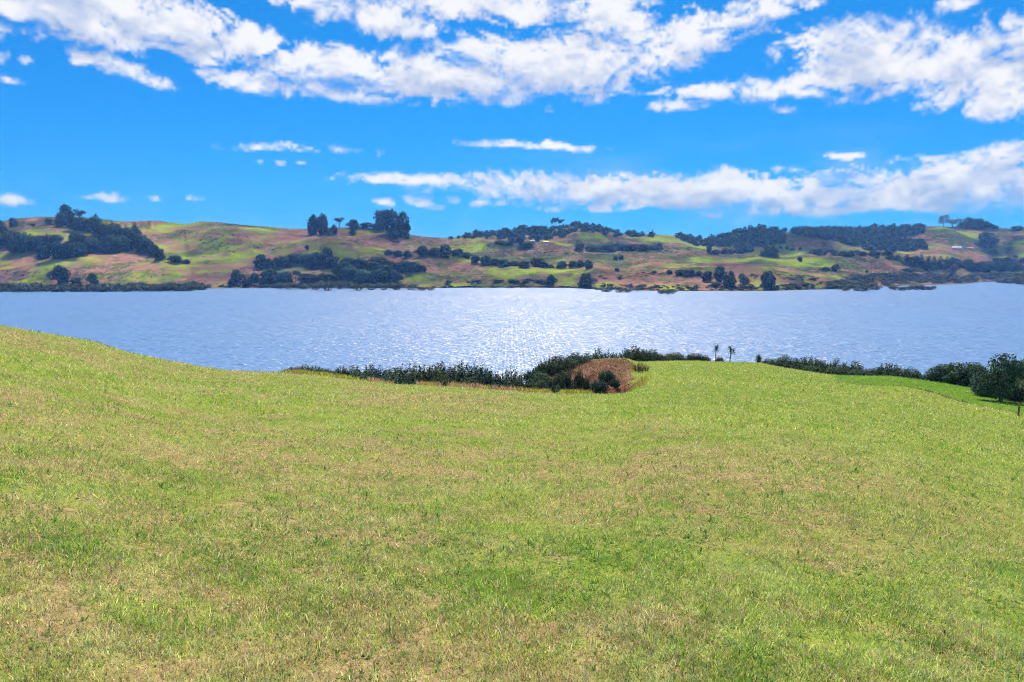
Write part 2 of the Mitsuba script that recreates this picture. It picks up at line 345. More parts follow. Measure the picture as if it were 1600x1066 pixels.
def ground_colour(p, n, uv):
    c = mikit.fbm(p.x / .35, p.y / .35, octaves=4)
    f = mikit.fbm(p.x / .06, p.y / .06, octaves=2)
    g = mikit.fbm(p.x / 2.4, p.y / 2.4 + 9, octaves=3)
    green = mikit.mix((.14, .21, .04), (.25, .33, .06), c * .6 + g * .4)
    tan = mikit.mix((.20, .15, .085), (.36, .29, .16), f)
    col = mikit.mix(green, tan, dr.clip(uv.x + (c - .5) * .7, 0, 1))
    vivid = mikit.mix((.075, .17, .02), (.16, .27, .045), c * .5 + g * .5)
    col = mikit.mix(col, vivid, mikit.smoothstep(.3, .7, -uv.y) * (1 - .6 * dr.clip(uv.x, 0, 1)))
    rust = mikit.mix((.17, .105, .075), (.32, .22, .155), f * .6 + c * .4)
    rust = mikit.mix(rust, (.07, .075, .035), mikit.smoothstep(.55, .7, g) * .8)
    col = mikit.mix(mikit.mix(col * .75, col * 1.15, f), rust, mikit.smoothstep(.3, .7, uv.y + (c - .5) * .6))
    return col


def ground_bump(p, n, uv):
    return mikit.fbm(p.x / .22, p.y / .22, octaves=4) * .09


scene['turf_soil'] = {'type': 'twosided', 'bsdf': {'type': 'bumpmap', 'arbitrary': mikit.proc(ground_bump, eps=.02), 'scale': 1.0, 'bsdf': {'type': 'diffuse', 'reflectance': mikit.proc(ground_colour)}}}
_d = dryness(_x, _y)
scene['ground'] = mikit.ply((np.stack([_x, _y, NZ], -1).reshape(-1, 3), grid_faces(*NZ.shape)), 'turf_soil', smooth=True, uv=np.stack([_d, zones(_x, _y)[0] - np.clip(zones(_x, _y)[1], 0, 1)], -1).reshape(-1, 2))
tag('ground', kind='structure')

# ------------------------------------------------------------------ grass
scene['grass_blade'] = {'type': 'principledthin', 'base_color': VCOL, 'roughness': .5, 'diff_trans': 1.1, 'spec_trans': 0.0, 'eta': 1.4}


def blades(x, y, h, w, col, segs, lean=.6):
    n = len(x)
    z = zat(x, y) - .01
    a, la = rng.uniform(0, 2 * np.pi, n), rng.uniform(0, 2 * np.pi, n)
    ln = h * lean * rng.uniform(.2, 1.3, n)
    side = np.stack([np.cos(a), np.sin(a), 0 * a], -1) * (w / 2)[:, None]
    base, tip = np.stack([x, y, z], -1), np.stack([x + np.cos(la) * ln, y + np.sin(la) * ln, z + h], -1)
    if segs == 1:
        v = np.stack([base - side, base + side, tip], 1)
        f = np.array([[0, 1, 2]])
    else:
        mid = base * .5 + tip * .5 + np.stack([0 * h, 0 * h, h * .16], -1) - (tip - base) * [[.14, .14, 0]]
        v = np.stack([base - side, base + side, mid + side * .8, mid - side * .8, tip], 1)
        f = np.array([[0, 1, 2], [0, 2, 3], [3, 2, 4]])
    k = v.shape[1]
    return v.reshape(-1, 3), (f[None] + (np.arange(n) * k)[:, None, None]).reshape(-1, 3), np.repeat(col, k, 0)


PAL = np.array([(.14, .30, .07), (.21, .36, .06), (.30, .43, .065), (.39, .49, .09), (.49, .55, .17), (.37, .45, .22)])
STRAW = np.array([(.52, .46, .27), (.44, .33, .22), (.62, .57, .38), (.36, .23, .17)])


def grass_colour(x, y):
    n = len(x)
    d = dryness(x, y)
    dry = rng.uniform(0, 1, n) < .08 + .40 * d
    hue = fbm(np.stack([x, y, x * 0], -1) / 1.1, 3, 64) - .5
    r, a = np.hypot(x, y), np.degrees(np.arctan2(x, y))
    ter = zones(x, y)[1]
    vivid = np.clip(ter + .6 * np.clip((r - 30) / 25, 0, 1) * np.clip((a - 4) / 10, 0, 1), 0, 1) * np.clip(1.6 * fbm(np.stack([x, y, x * 0], -1) / 5, 3, 67) - .2, 0, 1)
    c = np.where(dry[:, None], STRAW[rng.integers(0, 4, n)], PAL[np.clip((rng.uniform(-.3, 6.3, n) + hue * 9).astype(int), 0, 5)])
    c = np.where((rng.uniform(0, 1, n) < vivid * .8)[:, None] & ~dry[:, None], np.array([.12, .31, .025]), c)
    c = np.where((ter > .5)[:, None] & ~dry[:, None], c * [.6, .85, .5], c)
    return c * rng.uniform(.70, 1.3, (n, 1)) * (.82 + .8 * fbm(np.stack([x, y, x * 0], -1) / .17, 2, 66))[:, None]


def ring(r0, r1, dens, a0=-.80, a1=.80):
    n = int(.5 * (r1 ** 2 - r0 ** 2) * (a1 - a0) * dens)
    r, a = np.sqrt(rng.uniform(r0 ** 2, r1 ** 2, n)), rng.uniform(a0, a1, n)
    return r * np.sin(a), r * np.cos(a)


def join(parts):
    v, f, c, k = [], [], [], 0
    for a, b, d in parts:
        v.append(a)
        f.append(b + k)
        c.append(d)
        k += len(a)
    return np.vstack(v), np.vstack(f), np.vstack(c)


parts = []
for r0, r1, dens, h, w, segs in ((2.5, 5.5, 900, .058, .0070, 2), (5.5, 10, 2700, .056, .0075, 2), (5, 11, 2600, .022, .010, 1), (10, 17, 1500, .056, .0105, 1), (17, 30, 520, .062, .014, 1), (30, 62, 110, .08, .03, 1), (62, 150, 15, .11, .065, 1)):
    x, y = ring(r0, r1, dens)
    clump = fbm(np.stack([x, y, x * 0], -1) / .45, 2, 65)
    keep = (rng.uniform(0, 1, len(x)) < .35 + 1.2 * clump * clump * 2) & (zones(x, y)[0] < rng.uniform(.2, .9, len(x)))
    x, y, clump = x[keep], y[keep], clump[keep]
    n = len(x)
    hh = h * rng.lognormal(0, .38, n) * (.6 + .9 * clump)
    parts.append(blades(x, y, hh, w * rng.uniform(.6, 1.5, n), grass_colour(x, y), segs, 1.0))
gv, gf, gc = join(parts)
scene['grass'] = mikit.ply((gv, gf), 'grass_blade', color=gc)
tag('grass', 'short pasture grass, green mixed with straw, over the whole near slope', 'grass', kind='stuff')

# ------------------------------------------------------------------ plants: one of each kind, then copies
FOLIAGE = {'type': 'twosided', 'bsdf': {'type': 'diffuse', 'reflectance': VCOL}}
scene['foliage'] = FOLIAGE
scene['bright_leaf'] = {'type': 'principledthin', 'base_color': VCOL, 'roughness': .45, 'diff_trans': .7, 'eta': 1.4}


def bark_colour(p, n, uv):
    c = mikit.fbm(p.x * 9, p.y * 9, p.z * 2, octaves=3)
    return mikit.mix((.05, .04, .032), (.17, .145, .12), c)


scene['bark'] = {'type': 'twosided', 'bsdf': {'type': 'diffuse', 'reflectance': mikit.proc(bark_colour)}}


def unit(n, g):
    v = g.normal(size=(n, 3))
    return v / np.linalg.norm(v, axis=1, keepdims=True)


def leaf_tris(c, size, g, out=None, quad=False, aspect=.55):
    """Small leaf-clump faces at the points c, turned at random but leaning outward."""
    n = len(c)
    d = unit(n, g)
    if out is not None:
        d = d * .8 + out * .9
        d /= np.linalg.norm(d, axis=1, keepdims=True)
    s = np.cross(d, unit(n, g))
    s /= np.linalg.norm(s, axis=1, keepdims=True) + 1e-9
    L = (size * g.uniform(.5, 1.5, n))[:, None]
    if quad:
        v = np.stack([c, c + d * L * .5 - s * L * aspect * .5, c + d * L, c + d * L * .5 + s * L * aspect * .5], 1)
        f = np.array([[0, 1, 2], [0, 2, 3]])
    else:
        v = np.stack([c - s * L * aspect * .5, c + s * L * aspect * .5, c + d * L], 1)
        f = np.array([[0, 1, 2]])
    k = v.shape[1]
    return v.reshape(-1, 3), (f[None] + (np.arange(n) * k)[:, None, None]).reshape(-1, 3), k


def tube(points, radii, sides=6):
    pts, m = np.asarray(points, float), len(points)
    v = []
    for i in range(m):
        t = pts[min(i + 1, m - 1)] - pts[max(i - 1, 0)]
        t = t / np.linalg.norm(t)
        a = np.cross(t, [.31, .95, .1])
        a /= np.linalg.norm(a)
        b = np.cross(t, a)
        for k in range(sides):
            w = 2 * math.pi * k / sides
            v.append(pts[i] + radii[i] * (a * math.cos(w) + b * math.sin(w)))
    f = []
    for i in range(m - 1):
        for k in range(sides):
            p, q = i * sides + k, i * sides + (k + 1) % sides
            f += [[p, q, q + sides], [p, q + sides, p + sides]]
    return np.array(v), np.array(f)


def merge(parts):
    v, f, k = [], [], 0
    for a, b in parts:
        v.append(a)
        f.append(b + k)
        k += len(a)
    return np.vstack(v), np.vstack(f)


def tint(pal, n, g, k):
    """A leaf colour out of the kind's palette for every leaf."""
    c = np.array(pal)[g.integers(0, len(pal), n)] * g.uniform(.7, 1.35, (n, 1))
    return np.repeat(c, k, 0)


def crown(clumps, n, size, g, pal, fill=.55, quad=False):
    """Leaves through the volume of several ellipsoid clumps (centre, radii), denser toward their skins, with an uneven outline."""
    clumps = np.array(clumps, float)
    vol = (clumps[:, 3] * clumps[:, 4] * clumps[:, 5]) ** .67
    cnt = np.maximum((n * vol / vol.sum()).astype(int), 8)
    V_, F_, C_, N_, k0 = [], [], [], [], 0
    mid = (clumps[:, :3] * vol[:, None]).sum(0) / vol.sum()
    for cl, m in zip(clumps, cnt):
        o = unit(m, g)
        lump = 1 + .35 * (noise(o * 2.3 + cl[:3] * 9, 5) - .5) + .25 * (noise(o * 5 + cl[:3] * 9, 6) - .5)
        r = (g.uniform(fill ** 3, 1, m) ** (1 / 3)) * lump
        c = cl[:3] + o * r[:, None] * cl[3:6]
        keep = c[:, 2] > .01
        v, f, k = leaf_tris(c[keep], size, g, o[keep], quad)
        V_.append(v)
        F_.append(f + k0)
        shade = g.uniform(.6, 1.5)
        C_.append(tint(pal, int(keep.sum()), g, k) * shade)
        N_.append(np.repeat(o[keep] * .8 + unit(int(keep.sum()), g) * .7 + (c[keep] - mid) * .9, k, 0))
        k0 += len(v)
    return np.vstack(V_), np.vstack(F_), np.vstack(C_), np.vstack(N_)


DARK = [(.026, .054, .036), (.033, .062, .038), (.040, .072, .042), (.021, .043, .032)]
DEEP = [(.020, .046, .040), (.026, .054, .046), (.018, .040, .036)]
WARM = [(.042, .062, .032), (.054, .074, .038), (.035, .054, .030)]
MID = [(.045, .082, .034), (.060, .10, .038), (.038, .070, .032)]
OLIVE = [(.085, .105, .056), (.11, .13, .075), (.07, .088, .05)]
PALE = [(.12, .14, .10), (.16, .18, .13), (.10, .115, .09)]
TEAL = [(.05, .115, .075), (.07, .135, .085), (.045, .095, .062)]
RUST = [(.16, .10, .06), (.20, .12, .07), (.12, .085, .05)]


def proto(name, trunk, crown_, smooth=False, leaf='foliage'):
    d = {'type': 'shapegroup'}
    if trunk is not None:
        d['trunk'] = mikit.ply(trunk, 'bark', smooth=True)
    v, f, c, nn = crown_
    nn = nn / (np.linalg.norm(nn, axis=1, keepdims=True) + 1e-9)
    d['crown'] = {'type': 'ply', 'filename': meshkit.write_ply((v, f), color=np.clip(c, 0, 1), normals=nn), 'face_normals': False, 'bsdf': {'type': 'ref', 'id': leaf}}
    scene['kind_' + name] = d


def round_crown(g, w=.5, h=1.0, low=.0, lumps=11, n=1900, size=.10, pal=DARK):
    cl = [(0, 0, low + (h - low) * .5, w * .66, w * .66, (h - low) * .46)]
    for i in range(lumps):
        a, t = g.uniform(0, 6.28), g.uniform(.04, .92)
        rr = w * (1 - (2 * t - .85) ** 2 * .55) * g.uniform(.45, .8)
        q = w * g.uniform(.26, .46)
        cl.append((rr * math.cos(a), rr * math.sin(a), low + (h - low) * t * .86 + .02, q, q, q * g.uniform(.7, 1.0) * h))
    return crown(cl, n, size, g, pal)


def bole(g, h, r, bend=.02, top=.3):
    pts = [(0, 0, -.04)] + [(g.normal() * bend, g.normal() * bend, h * t) for t in (.25, .5, .75, 1)]
    return tube(pts, [r * 1.35, r, r * .85, r * .65, r * top])


def boughs(g, h, r, n=4, reach=.25):
    out = [bole(g, h, r)]
    for _ in range(n):
        a, z = g.uniform(0, 6.28), h * g.uniform(.4, .9)
        out.append(tube([(0, 0, z), (reach * .6 * math.cos(a), reach * .6 * math.sin(a), z + .1), (reach * math.cos(a), reach * math.sin(a), z + .22)], [r * .5, r * .35, r * .12], 5))
    return merge(out)


for i in range(4):
    g = np.random.default_rng(100 + i)
    proto(f'round{i}', boughs(g, .5, .035), round_crown(g, w=.47, low=(.0, .06, -.03, .02)[i], lumps=(9, 12, 14, 10)[i], pal=(DARK, DEEP, WARM, DARK)[i]))
for i in range(2):
    g = np.random.default_rng(120 + i)
    proto(f'teal{i}', boughs(g, .5, .03), round_crown(g, w=.46, low=.0, lumps=10, pal=TEAL, n=1600))
for i in range(3):                                                    # pines: tiers, open toward the tip
    g = np.random.default_rng(140 + i)
    cl = []
    for t in np.linspace(.16, .95, 11):
        for _ in range(3):
            a, rr = g.uniform(0, 6.28), (1 - t) * .34 * g.uniform(.4, 1.1) + .02
            q = (1 - t) * .22 + .05
            cl.append((rr * math.cos(a), rr * math.sin(a), t + g.normal() * .015, q, q, q * .55))
    proto(f'pine{i}', bole(g, .93, .028), crown(cl, 1500, .075, g, DARK, .3))
for i in range(2):                                                    # open trees with a bare trunk and separate plates of foliage
    g = np.random.default_rng(160 + i)
    cl = [(.5 * g.uniform(-.6, .6), .5 * g.uniform(-.6, .6), g.uniform(.55, .92), g.uniform(.12, .22), g.uniform(.12, .22), g.uniform(.05, .1)) for _ in range(9)]
    proto(f'open{i}', boughs(g, .72, .035, 7, .32), crown(cl, 900, .07, g, DARK, .2))
g = np.random.default_rng(170)
cl = [(.25 * g.uniform(-1, 1), .25 * g.uniform(-1, 1), g.uniform(.72, .97), .16, .16, .09) for _ in range(7)]
proto('bare', bole(g, .9, .03), crown(cl, 700, .08, g, DARK, .2))     # tall stem, tuft of foliage at the top
g = np.random.default_rng(171)
cl = [(.42 * g.uniform(-1, 1), .42 * g.uniform(-1, 1), g.uniform(.3, .92), .19, .19, .13) for _ in range(12)]
proto('gum', boughs(g, .8, .028, 7, .36), crown(cl, 1500, .06, g, PALE, .1))
g = np.random.default_rng(172)
proto('rusty', boughs(g, .5, .03), round_crown(g, w=.47, low=.1, pal=RUST, n=1200))
for i in range(3):                                                    # low mangrove domes standing in the water's edge
    g = np.random.default_rng(180 + i)
    cl = [(g.uniform(-.33, .33), g.uniform(-.33, .33), g.uniform(.3, .68), g.uniform(.16, .28), g.uniform(.16, .28), g.uniform(.2, .32)) for _ in range(9)]
    st = merge([tube([(0, 0, -.1), (.3 * math.cos(a), .3 * math.sin(a), .45)], [.03, .012], 4) for a in np.linspace(0, 5.4, 7)])
    proto(f'mangrove{i}', st, crown(cl, 1000, .085, g, OLIVE if i else [(.09, .125, .085), (.12, .155, .10), (.075, .105, .07)], .4))


def shoot_shrub(g, n_shoot, pal, h=1.0, w=.6, leaf=.055, per=34, upright=.75):
    """A shrub of many upright leafy shoots: an uneven, spiky top."""
    C, O, S = [], [], []
    for _ in range(n_shoot):
        a, q = g.uniform(0, 6.28), math.sqrt(g.uniform(0, 1))
        top = h * (1 - .55 * q ** 2.2) * g.uniform(.62, 1.0)
        ex, ey = w * q * math.cos(a), w * q * math.sin(a)
        p0 = np.array([ex * .55, ey * .55, .0])
        p1 = np.array([ex + g.normal() * .03, ey + g.normal() * .03, top])
        t = g.uniform(.12, 1, per)[:, None]
        C.append(p0 + (p1 - p0) * t + g.normal(size=(per, 3)) * .035 * (1.25 - t))
        O.append(np.repeat(((p1 - p0) / np.linalg.norm(p1 - p0))[None], per, 0) * upright + unit(per, g) * .6)
        if len(S) < 9:
            S.append(tube([p0 - [0, 0, .06], p0 * .4 + p1 * .6, p1 * .97 + p0 * .03], [.018, .012, .004], 4))
    c, o = np.vstack(C), np.vstack(O)
    v, f, k = leaf_tris(c, leaf, g, o / np.linalg.norm(o, axis=1, keepdims=True), True, .4)
    return merge(S), (v, f, tint(pal, len(c), g, k), np.repeat(o * .5 + unit(len(c), g) * .75 + (c - [0, 0, h * .3]) / w * .7, k, 0))


GORSE = [(.045, .085, .055), (.055, .10, .058), (.07, .115, .06), (.036, .068, .05), (.085, .10, .06)]
BLUE = [(.08, .14, .12), (.11, .17, .15), (.06, .11, .10)]
for i in range(4):
    g = np.random.default_rng(200 + i)
    s_, c_ = shoot_shrub(g, (150, 140, 170, 120)[i], (GORSE, [(.04, .075, .06), (.05, .09, .07), (.033, .062, .052)], [(.07, .10, .05), (.085, .11, .06), (.055, .085, .045)], GORSE)[i], 1.0, (.5, .58, .62, .45)[i], per=48, leaf=.06)
    proto(f'shrub{i}', s_, c_)
g = np.random.default_rng(210)
s_, c_ = shoot_shrub(g, 70, BLUE, 1.0, .5)
proto('blueshrub', s_, c_)
g = np.random.default_rng(211)
s_, c_ = shoot_shrub(g, 60, [(.10, .08, .05), (.07, .07, .04), (.13, .095, .06)], 1.0, .5, per=22)
proto('drybush', s_, c_)
for i in range(2):                                                    # broad trees of the near shore
    g = np.random.default_rng(220 + i)
    cl = [(0, 0, .50, .34, .34, .40)]
    for _ in range(26):
        a, t = g.uniform(0, 6.28), g.uniform(.06, .95)
        rr = .42 * (1 - (2 * t - .9) ** 2 * .6) * g.uniform(.4, 1)
        q = g.uniform(.09, .17)
        cl.append((rr * math.cos(a), rr * math.sin(a), t * .9 + .05, q, q, q * .85))
    proto(f'broad{i}', boughs(g, .55, .04, 8, .3), crown(cl, 7000, .042, g, GORSE[:3] + BLUE[:1] + MID, .35, True))


def tree(kind, name, pos, h, w, label=None, cat='tree', group=None, rot=None, lean=0):
    key = numbered(name)
    m = T().translate([pos[0], pos[1], pos[2] - .03 * h]).rotate([0, 0, 1], float(rng.uniform(0, 360) if rot is None else rot)).scale([w, w, h])
    scene[key] = {'type': 'instance', 'group': {'type': 'ref', 'id': 'kind_' + kind}, 'to_world': m}
    tag(key, label, cat, group)
    return key


def far_tree(kind, name, px, base, hp, wp, label, cat='tree', group=None):
    x, y, z, r = far_hit(px, base)
    k = math.hypot(r, ZC - z) / F
    return tree(kind, name, (x, y, z), hp * k * 1.04, wp * k * 1.02, label, cat, group)


def pick(*kinds):
    return kinds[int(rng.integers(0, len(kinds)))]


ROUND = ('round0', 'round1', 'round2', 'round3')

# the wood on the hillside behind the long shore thicket
WOOD = [(2, 365, 16, 15), (17, 385, 21, 30), (3, 388, 16, 14), (37, 394, 26, 37), (62, 391, 19, 22), (80, 395, 23, 28), (72, 405, 20, 27), (90, 405, 21, 28), (110, 403, 21, 30), (120, 386, 22, 28),
        (133, 383, 14, 17), (160, 381, 25, 38), (180, 377, 22, 32), (145, 397, 23, 33), (125, 400, 18, 22), (175, 396, 25, 33), (193, 393, 21, 27), (208, 386, 21, 26), (220, 396, 26, 27),
        (232, 398, 19, 22), (240, 401, 16, 20), (198, 382, 22, 26), (104, 348, 21, 20), (95, 355, 17, 18), (120, 360, 20, 28), (148, 361, 17, 26), (138, 362, 12, 18)]
WOOD_IN = {'hilltop': ('dark tree of the close group on top of the brown hill, above the wood', 'hilltop group above the hillside wood'), 'edge': ('dark tree of the hillside wood cut or nearly cut by the picture edge', 'edge of the hillside wood'),
           'front': ('dark tree in the lowest, sunlit-grass edge of the hillside wood', 'lower edge of the hillside wood'), 'mid': ('dark tree in the thick upper body of the hillside wood', 'upper body of the hillside wood')}
for px, b, h, w in WOOD:
    h, w = h * rng.uniform(.9, 1.15), w * 1.05
    lab_, grp_ = WOOD_IN['hilltop' if b < 365 and px > 90 else 'edge' if px < 40 else 'front' if b >= 396 else 'mid']
    far_tree(pick(*ROUND), 'tree', px, b, h, w, lab_, group=grp_)
for args in [('round1', 'tree', 21, 354, 11, 11, 'small round tree alone on the brown ridge at the edge of the picture'),
             ('teal0', 'tree', 77, 350, 9, 12, 'small pale green tree on the brown ridge just before the hilltop trees'),
             ('open0', 'tree', 125, 350, 21, 18, 'flat-topped open tree with gaps, rising among the hilltop trees of the brown ridge'),
             ('pine1', 'tree', 150, 347, 11, 13, 'pointed dark tree at the lower end of the hilltop group on the brown ridge'),
             ('open1', 'tree', 52, 361, 11, 8, 'thin bare little tree on open grass under the brown ridge'),
             ('teal1', 'tree', 91, 376, 9, 15, 'light green tree standing in the gap at the top of the hillside wood'),
             ('pine0', 'tree', 212, 369, 18, 20, 'dark pointed tree standing clear on the upper edge of the hillside wood'),
             ('round2', 'tree', 250, 407, 17, 16, 'round dark tree at the lower tip of the hillside wood'),
             ('round3', 'bush', 274, 410, 10, 24, 'wide low bush on the slope past the lower tip of the hillside wood', 'bush'),
             ('round0', 'bush', 292, 412, 6, 12, 'very small bush beside the wide low bush past the hillside wood', 'bush'),
             ('round1', 'tree', 96, 444, 25, 27, 'tall dark tree with a knobbed top, behind the long mangrove fringe'),
             ('round2', 'bush', 120, 445, 10, 15, 'small round bush between two dark shore trees behind the long mangrove fringe', 'bush'),
             ('round3', 'tree', 145, 444, 15, 15, 'second, smaller dark tree behind the long mangrove fringe of the far shore'),
             ('round0', 'bush', 302, 447, 7, 12, 'small dark bush near the tip of the long mangrove fringe', 'bush'),
             ('round2', 'tree', 370, 444, 22, 20, 'round dark tree at the water beside a bright green patch of grass'),
             ('round0', 'bush', 362, 448, 12, 12, 'bush at the foot of the round tree beside the bright green patch', 'bush'),
             ('round3', 'bush', 385, 448, 12, 15, 'low round bush at the water between two trees next to the bright green patch', 'bush'),
             ('teal0', 'tree', 398, 442, 16, 13, 'lighter tree on the shore at the edge of the bright green patch of grass'),
             ('round1', 'tree', 490, 367, 30, 22, 'taller half of the pair of tall trees on the green saddle of the skyline'),
             ('round3', 'tree', 505, 367, 31, 22, 'right-hand half of the pair of tall trees on the green saddle of the skyline'),
             ('open0', 'tree', 530, 356, 17, 18, 'open-crowned tree on the skyline next to the pair of tall trees'),
             ('round0', 'bush', 522, 366, 14, 13, 'round bush below the open-crowned tree on the skyline', 'bush'),
             ('round2', 'tree', 552, 358, 15, 20, 'broad tree on the skyline between the open-crowned tree and the low hedge'),
             ('round1', 'bush', 551, 367, 9, 12, 'round bush just below the broad skyline tree', 'bush'),
             ('round3', 'hedge', 574, 355, 8, 26, 'low dark hedge on the skyline leading to the biggest clump of trees', 'hedge'),
             ('round2', 'bush', 590, 359, 11, 19, 'bush at the foot of the biggest skyline clump, on its hedge side', 'bush'),
             ('round2', 'tree', 597, 360, 32, 26, 'highest ragged tree of the biggest skyline clump, on the side of the hedge'),
             ('round1', 'tree', 612, 371, 43, 38, 'massive middle tree of the biggest dark clump on the skyline'),
             ('round0', 'tree', 630, 370, 38, 28, 'rounded outer tree of the biggest skyline clump, facing the lower hills'),
             ('round1', 'tree', 480, 390, 7, 7, 'tiny dark tree alone in the fold of the slope below the tall pair'),
             ('round1', 'tree', 861, 446, 17, 18, 'round dark tree alone on the far shore under the bright green strip'),
             ('round2', 'tree', 916, 450, 24, 27, 'big round dark tree at the water, the broadest of the middle of the far shore'),
             ('pine1', 'tree', 1019, 371, 12, 7, 'lone pointed conifer sticking up from the skyline beside the dark ridge wood'),
             ('round1', 'tree', 1541, 388, 21, 26, 'big dark spreading tree alone on the brown slope near the white house'),
             ('gum', 'gum_tree', 1474, 355, 15, 14, 'pale tall gum tree with sky showing through, on the skyline'),
             ('gum', 'gum_tree', 1488, 354, 10, 20, 'lower wide pale gum tree on the skyline next to the tall one'),
             ('rusty', 'tree', 1491, 425, 10, 13, 'rust-pink tree in front of the dark row of conifers'),
             ('round0', 'tree', 1124, 441, 24, 21, 'tallest tree of the shore group, its crown lifted on a visible trunk'),
             ('round1', 'tree', 1105, 441, 17, 17, 'dark conical tree at the inland end of the shore group of trees'),
             ('round2', 'tree', 1138, 450, 20, 24, 'wide dark tree at the water in front of the tallest tree of the shore group'),
             ('round3', 'tree', 1142, 437, 13, 12, 'small round tree beside the crown of the tallest shore tree'),
             ('teal1', 'tree', 1159, 437, 10, 11, 'small tree standing behind the low bush of the shore group'),
             ('round0', 'bush', 1164, 444, 11, 18, 'low spreading bush of the shore group next to the wide dark tree', 'bush'),
             ('round3', 'tree', 1200, 449, 24, 25, 'round dark tree standing apart by a pink patch at the end of the shore group'),
             ('teal0', 'bush', 1118, 449, 9, 20, 'bright green bush at the water between the shore trees', 'bush'),
             ('round1', 'bush', 1046, 428, 6, 10, 'first little bush of the dotted line behind the shore group of trees', 'bush'),
             ('round2', 'bush', 1022, 427, 4, 9, 'lowest little bush on the pink grass inland from the mangrove islet', 'bush'),
             ('round1', 'tree', 1305, 424, 10, 13, 'round tree in the hollow beside the smooth green knoll'),
             ('round0', 'bush', 1290, 424, 6, 16, 'low bush in the hollow next to the round tree by the green knoll', 'bush'),
             ('round2', 'bush', 1370, 404, 5, 7, 'small round bush on the pale path behind the green knoll', 'bush'),
             ('round3', 'hedge', 1420, 425, 5, 24, 'dark low hedge at the foot of the green knoll', 'hedge'),
             ('round0', 'bush', 1354, 426, 3, 5, 'tiny dark bush on the green knoll foot above the marsh', 'bush'),
             ('round1', 'bush', 1250, 409, 8, 8, 'lone little tree-like bush on the pale bank before the big green knoll', 'bush'),
             ('round3', 'bush', 962, 407, 7, 9, 'first of two close dark bushes alone in the middle meadow', 'bush'),
             ('round0', 'bush', 970, 407, 8, 9, 'second of two close dark bushes alone in the middle meadow', 'bush'),
             ('round1', 'bush', 964, 424, 5, 8, 'single bush at the end of the bright green strip above the shore', 'bush')]:
    far_tree(*args)

